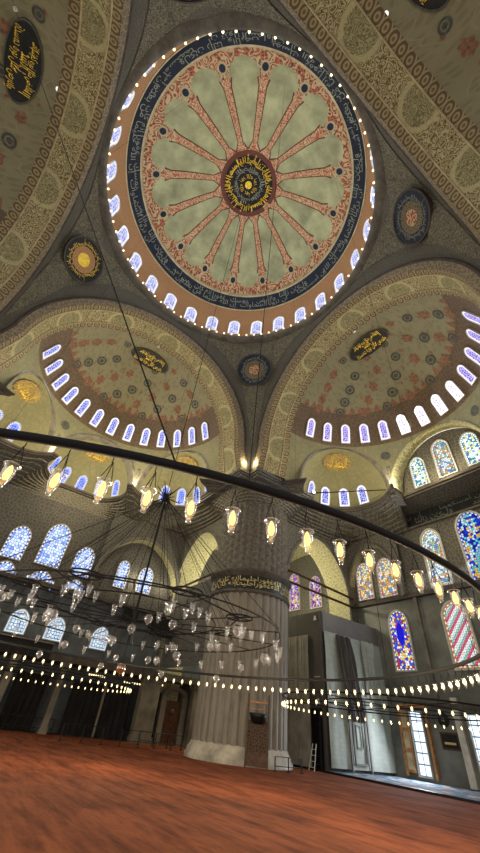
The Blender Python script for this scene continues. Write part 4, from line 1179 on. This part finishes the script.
# local x sideways, -y... towards camera is -y
W = .62
for x in (-W, W):
    b = MB(); b.box((x, .0, 1.68), (.1, .1, 3.36)); b.build('post', M['wood'], st)
b = MB(); b.box((0, .05, 1.35), (1.2, .05, 1.5)); b.build('carved_panel', arabesque('carved_wood', (40, 29, 23), (98, 80, 64), (60, 44, 34), 6, .14, .4, .6), st)
b = MB(); b.box((0, .03, .35), (1.2, .08, .5)); b.build('lower_panel', M['wood'], st)
b = MB(); b.box((0, .03, 2.95), (1.2, .08, .1)); b.build('top_rail', M['light_wood'], st)
b = MB(); b.box((0, .03, 2.62), (1.0, .06, .06)); b.build('sign_strip', M['light_wood'], st)
b = MB(); b.box((0, .03, .62), (1.26, .14, .08)); b.build('ledge', M['wood'], st)
b = MB(); b.lathe([(.3, 0), (.42, .08), (.5, .3), (.55, .46), (.52, .48), (.46, .3)], (0, -.12, 1.95), 20); b.build('basin', M['black'], st, True)
# short barrier beside it
def barrier(loc, rz, n, seg, h, label):
    br = empty('barrier', loc, rz); tag(br, label, 'barrier')
    for i in range(n+1):
        b = MB(); b.tube([(i*seg, 0, 0), (i*seg, 0, h)], .035, 6); b.lathe([(.14, 0), (.14, .03), (.04, .06)], (i*seg, 0, 0), 10); b.build('post', M['black'], br)
    for z in (h, h*.35):
        b = MB(); b.tube([(0, 0, z), (n*seg, 0, z)], .022, 5); b.build('rail', M['black'], br)
    return br
barrier((14.1, 10.3, 0), R_(-5), 2, .95, .62, 'low black metal barrier right of the carved stand')
barrier((4.2, 19.0, 0), R_(5), 6, 1.35, .85, 'low dark railing across the carpet at left')
barrier((-1.5, 24.9, 0), R_(0), 5, 1.3, .85, 'low dark railing along the foot of the left wall')
barrier((11.0, 22.6, 0), R_(-38), 3, 1.1, .8, 'low dark railing beside the fluted pier')

# left gallery: marble piers, black drapes, slab and screens
gs = MB(); gs.box((3.0, 26.0, 4.55), (32, 3.2, .5)); struct(gs.build('wall_gallery_slab', M['dark_moulding']))
bl = empty('balcony', (.2, 24.2, 4.3)); tag(bl, 'dark balcony front with pale top edge at the left picture edge', 'balcony')
b = MB(); b.box((0, 0, .5), (5.2, .15, .95)); b.build('front_panel', M['drape'], bl)
b = MB(); b.box((0, -.03, 1.0), (5.3, .25, .08)); b.build('handrail', M['lower_marble'], bl)
def gpier(x, w, label, top=4.3, y=25.0):
    p = empty('gallery_pier', (x, y, 0)); tag(p, label, 'pier')
    b = MB(); b.box((0, 0, top/2), (w, .7, top)); b.build('shaft', M['lower_marble'], p)
    b = MB(); b.box((0, 0, .2), (w+.15, .85, .4)); b.build('plinth', M['lower_marble'], p)
    b = MB(); b.box((0, 0, top-.15), (w+.2, .9, .3)); b.build('capital', M['moulding'], p)
gpier(4.35, .42, 'slim pale marble pier between dark openings at left')
gpier(.6, .5, 'slim grey pier nearest the left picture edge')
gpier(12.1, 1.7, 'broad pale stone pier between the black drapes and the niche door')
gpier(17.0, 1.2, 'pale stone pier just behind the left side of the fluted pier')
def drape(x, w, label, y=25.6, z1=3.4):
    o = cloth('black_drape', lambda u, d, z: (u-w/2, -d, z), w, .05, z1, .09, 11, M['drape'], parent=None, seed=x)
    o.location = (x, y, 0); tag(o, label, 'curtain')
drape(2.5, 2.4, 'dark curtain in the opening nearest the left edge')
drape(6.9, 2.5, 'pleated black curtain left of the thin pole')
drape(9.75, 2.4, 'pleated black curtain right of the thin pole')
drape(13.2, .6, 'narrow dark curtain beside the broad stone pier')
b = MB(); b.box((8.3, 25.4, 1.7), (.16, .16, 3.4)); o = b.build('curtain_pole', M['lower_marble']); tag(o, 'thin pale pole standing between the two pleated black curtains', 'pole')
nd = empty('niche_door', (14.9, 25.6, 0)); tag(nd, 'dark wooden door in a pale arched stone niche left of the pier', 'door')
b = MB(); b.box((0, 0, 1.5), (1.5, .12, 3.0)); b.build('door_leaf', M['wood'], nd)
for x in (-1.05, 1.05):
    b = MB(); b.box((x, -.1, 1.7), (.5, .4, 3.4)); b.build('jamb', M['lower_marble'], nd)
V = []; n = 20
for d in (-.3, .1):
    for rr in (.8, 1.3): V += [(rr*math.cos(PI*i/n), d, 3.35+rr*.5*math.sin(PI*i/n)) for i in range(n+1)]
m = n+1; F = []
for i in range(n): F += [(i, i+1, m+i+1, m+i), (2*m+i, 3*m+i, 3*m+i+1, 2*m+i+1), (i, 2*m+i, 2*m+i+1, i+1), (m+i, m+i+1, 3*m+i+1, 3*m+i)]
mesh_obj('arch', V, F, M['lower_marble'], nd)
b = MB(); b.lathe([(.01, 0), (.16, .04), (.2, .2), (.1, .32), (.01, .34)], (0, -.12, 2.1), 10); b.build('ornament', M['lower_marble'], nd)
for x, w, z, lab in ((7.2, 1.5, 3.85, 'row of tiny warm lights over the left black curtain'), (10.5, 1.9, 3.75, 'row of tiny warm lights over the right black curtain'), (12.4, 2.0, 3.95, 'row of tiny warm lights over the broad stone pier')):
    sr = empty('light_strip', (x, 25.1, z)); tag(sr, lab, 'light strip')
    b = MB(); b.box((0, 0, .08), (w, .08, .06)); b.build('batten', M['black'], sr)
    for i in range(8):
        b = MB(); b.lathe([(.01, -.08), (.05, -.02), (.03, .06)], (-w/2+w*(i+.5)/8, 0, 0), 8); b.build('bulb', M['small_bulb'], sr)
# loudspeakers high on the left gallery
for x, y, z, lab in ((8.6, 25.2, 8.6, 'smaller black loudspeaker box left of the chandelier wires'), (12.0, 25.0, 8.3, 'large black loudspeaker box left of the fluted pier')):
    s = 1.25 if x < 10 else 2.0
    sp = empty('loudspeaker', (x, y, z), R_(8)); tag(sp, lab, 'loudspeaker')
    b = MB(); b.box((0, 0, 0), (s, .9, s*.72)); b.build('cabinet', M['black'], sp)
    b = MB(); b.box((0, -.48, 0), (s*.9, .06, s*.62)); b.build('grille', M['drape'], sp)
    b = MB(); b.tube([(0, .3, 0), (0, 2.6, .2)], .06, 6); b.build('bracket', M['iron'], sp)

# door window, plaque, clock on the right wall
dw = window((XW-.13, 9.25, .35), (-1, 0, 0), .95, 3.5, 'grid_glass', fw=.08, rect=True)
dw.name = 'door_1'
ds = empty('shutter', (XW-.35, 10.15, .45)); tag(ds, 'pale carved wooden shutter folded open beside the bright tall window', 'shutter')
b = MB(); b.box((0, 0, 1.75), (.1, .62, 3.5)); b.build('leaf', M['light_wood'], ds)
for z in (.6, 1.75, 2.9):
    b = MB(); b.box((-.07, 0, z), (.05, .42, .9)); b.build('carved_panel', M['cream_line'], ds)
b = MB()
for y in (8.3, 10.55): b.box((XW-.25, y, 2.25), (.35, .16, 4.0))
b.box((XW-.25, 9.42, 4.2), (.4, 2.5, .2)); struct(b.build('trim_7', M['light_wood']))
WRr = window((XW-.13, 4.75, .9), (-1, 0, 0), 1.1, 2.9, 'grid_glass', fw=.08, rect=True)
pq = empty('wall_plaque', (XW-.1, 6.95, 2.35)); tag(pq, 'dark framed plaque on the wall right of the bright window', 'plaque')
b = MB(); b.box((0, 0, 0), (.1, 1.35, .95)); b.build('frame', M['wood'], pq)
b = MB(); b.box((-.06, 0, 0), (.04, 1.1, .72)); b.build('face', M['black'], pq)
b = MB(); b.box((-.09, 0, -.12), (.03, .8, .12)); b.build('gold_line', M['gold_dull'], pq)
ck = empty('round_disc', (XW-.1, 7.1, 3.5)); tag(ck, 'dark round disc on the wall above the framed plaque', 'disc')
b = MB(); n = 24
b.add([(0, .42*math.cos(2*PI*i/n), .42*math.sin(2*PI*i/n)) for i in range(n)]+[(-.1, .42*math.cos(2*PI*i/n), .42*math.sin(2*PI*i/n)) for i in range(n)], [tuple(range(n, 2*n))]+[(i, (i+1) % n, n+(i+1) % n, n+i) for i in range(n)]); b.build('disc', M['black'], ck)
b = MB(); b.add([(-.12, .14*math.cos(2*PI*i/n), .14*math.sin(2*PI*i/n)) for i in range(n)], [tuple(range(n))]); b.build('centre', M['moulding'], ck)

# tie beams
def beam(p0, p1, r, label, mat='iron'):
    b = MB(); v = Vector(p1)-Vector(p0); b.tube([(0, 0, 0), tuple(v)], r, 6); o = b.build('tie_beam', M[mat]); o.location = p0; tag(o, label, 'beam')
beam((17.6, 13.4, 12.9), (26.4, 13.4, 12.4), .11, 'upper dark tie beam crossing the side arch right of the pier', 'wood')
beam((17.6, 13.4, 11.9), (26.4, 13.4, 11.6), .11, 'lower dark tie beam crossing the side arch right of the pier', 'wood')
beam((13.1, 17.4, 12.4), (13.1, 26.4, 12.2), .11, 'dark tie beam crossing the side arch left of the pier', 'wood')
beam((18.0, 10.6, 19.7), (23.2, 4.6, 19.8), .05, 'thin dark rod across the small half dome right of the pier')
# floodlight at the pier head
fd = empty('floodlight', (18.3, 10.3, 19.75)); tag(fd, 'small bright white floodlight on the cornice right of the pier head', 'lamp')
b = MB(); b.box((0, 0, 0), (.35, .3, .25)); b.build('housing', M['black'], fd)
b = MB(); b.box((-.12, -.16, -.02), (.3, .06, .22)); b.build('lens', glow('flood', (250, 252, 255), 4), fd)

# ================================================================== LIGHT
w = bpy.data.worlds.new('world'); SC.world = w; w.use_nodes = True
bg = w.node_tree.nodes['Background']; bg.inputs[0].default_value = (1.0, .95, .88, 1); bg.inputs[1].default_value = .55
def point(loc, e, col, r=.3):
    l = bpy.data.lights.new('lamp_light', 'POINT'); l.energy = e; l.color = col; l.shadow_soft_size = r
    o = bpy.data.objects.new('lamp_light', l); o.location = loc; COL.objects.link(o); return o
def area(loc, tgt, e, col, sx, sy):
    l = bpy.data.lights.new('daylight', 'AREA'); l.shape = 'RECTANGLE'; l.size = sx; l.size_y = sy; l.energy = e; l.color = col
    o = bpy.data.objects.new('daylight', l); o.location = loc; o.rotation_euler = (Vector(tgt)-Vector(loc)).to_track_quat('-Z', 'Y').to_euler(); COL.objects.link(o); return o
WARM = (1.0, .80, .52); COOL = (.86, .92, 1.0)
for i in range(8):
    a = R_(22+45*i); point((7.2*math.cos(a), 7.2*math.sin(a), 2.75), 190, WARM, .2)
# warm spots along the cornices (the mosque's own uplighting)
for k in (0, 1):
    T = bayT(k)
    sg = -1 if k == 1 else 1
    for az, d, e in ((EXA*sg, 7.4, 300 if k == 0 else 400), (EXA*sg*.5, 8.4, 160 if k == 0 else 200), (-EXA*sg*.5, 8.4, 60 if k == 0 else 200), (0, 8.6, 160 if k == 0 else 360), (-EXA*sg, 7.4, 60 if k == 0 else 360)):
        p = T(CB+d*math.cos(az), d*math.sin(az), ZC+.5); point(p, e, (1.0, .84, .5), .2)
point((10.4, 11.0, 19.9), 40, (1, .82, .45), .15); point((11.0, 10.4, 19.9), 40, (1, .82, .45), .15)
# side arches
point((21, 17, 13.0), 500, (1, .9, .62), .3); point((17.5, 22, 12.8), 700, (1, .92, .62), .3)
point((8.8, 26.3, 12.3), 60, (1, .9, .62), .2); point((11.9, 26.3, 12.3), 40, (1, .9, .62), .2)
# daylight through window groups
for i in range(8):
    a = 2*PI*i/8; area((10.9*math.cos(a), 10.9*math.sin(a), 35.3), (0, 0, 38), 140, COOL, 6, 2)
area((22.3, 0, 26), (0, 0, 14), 700, COOL, 9, 2)
area((0, 22.3, 26), (0, 0, 14), 600, COOL, 9, 2)
area((26.6, 3, 14.5), (10, 3, 6), 500, COOL, 8, 4)
area((26.2, 9.1, 2.3), (20, 9.4, 0), 200, COOL, 1, 3)

# ================================================================== CAMERA
cx, cy, cz, yaw, pitch, roll, fpx = -3.8856, -10.7650, 1.5664, 1.02288, .71295, .124847, 348.349
f = Vector((math.cos(pitch)*math.cos(yaw), math.cos(pitch)*math.sin(yaw), math.sin(pitch)))
r = Vector((math.sin(yaw), -math.cos(yaw), 0)); u = r.cross(f)
r2 = r*math.cos(roll)+u*math.sin(roll); u2 = -r*math.sin(roll)+u*math.cos(roll)
cam = bpy.data.cameras.new('camera'); co = bpy.data.objects.new('camera', cam); COL.objects.link(co)
mw = Matrix(((r2.x, u2.x, -f.x, cx), (r2.y, u2.y, -f.y, cy), (r2.z, u2.z, -f.z, cz), (0, 0, 0, 1)))
co.matrix_world = mw
cam.sensor_fit = 'VERTICAL'; cam.sensor_height = 24; cam.lens = fpx/853*24; cam.clip_start = .05; cam.clip_end = 300
SC.camera = co
SC.view_settings.view_transform = 'Standard'; SC.view_settings.look = 'None'; SC.view_settings.gamma = 1; SC.view_settings.use_curve_mapping = False
SC.view_settings.exposure = 1.22
SC.cycles.max_bounces = 8; SC.cycles.transparent_max_bounces = 16; SC.cycles.caustics_reflective = False; SC.cycles.caustics_refractive = False
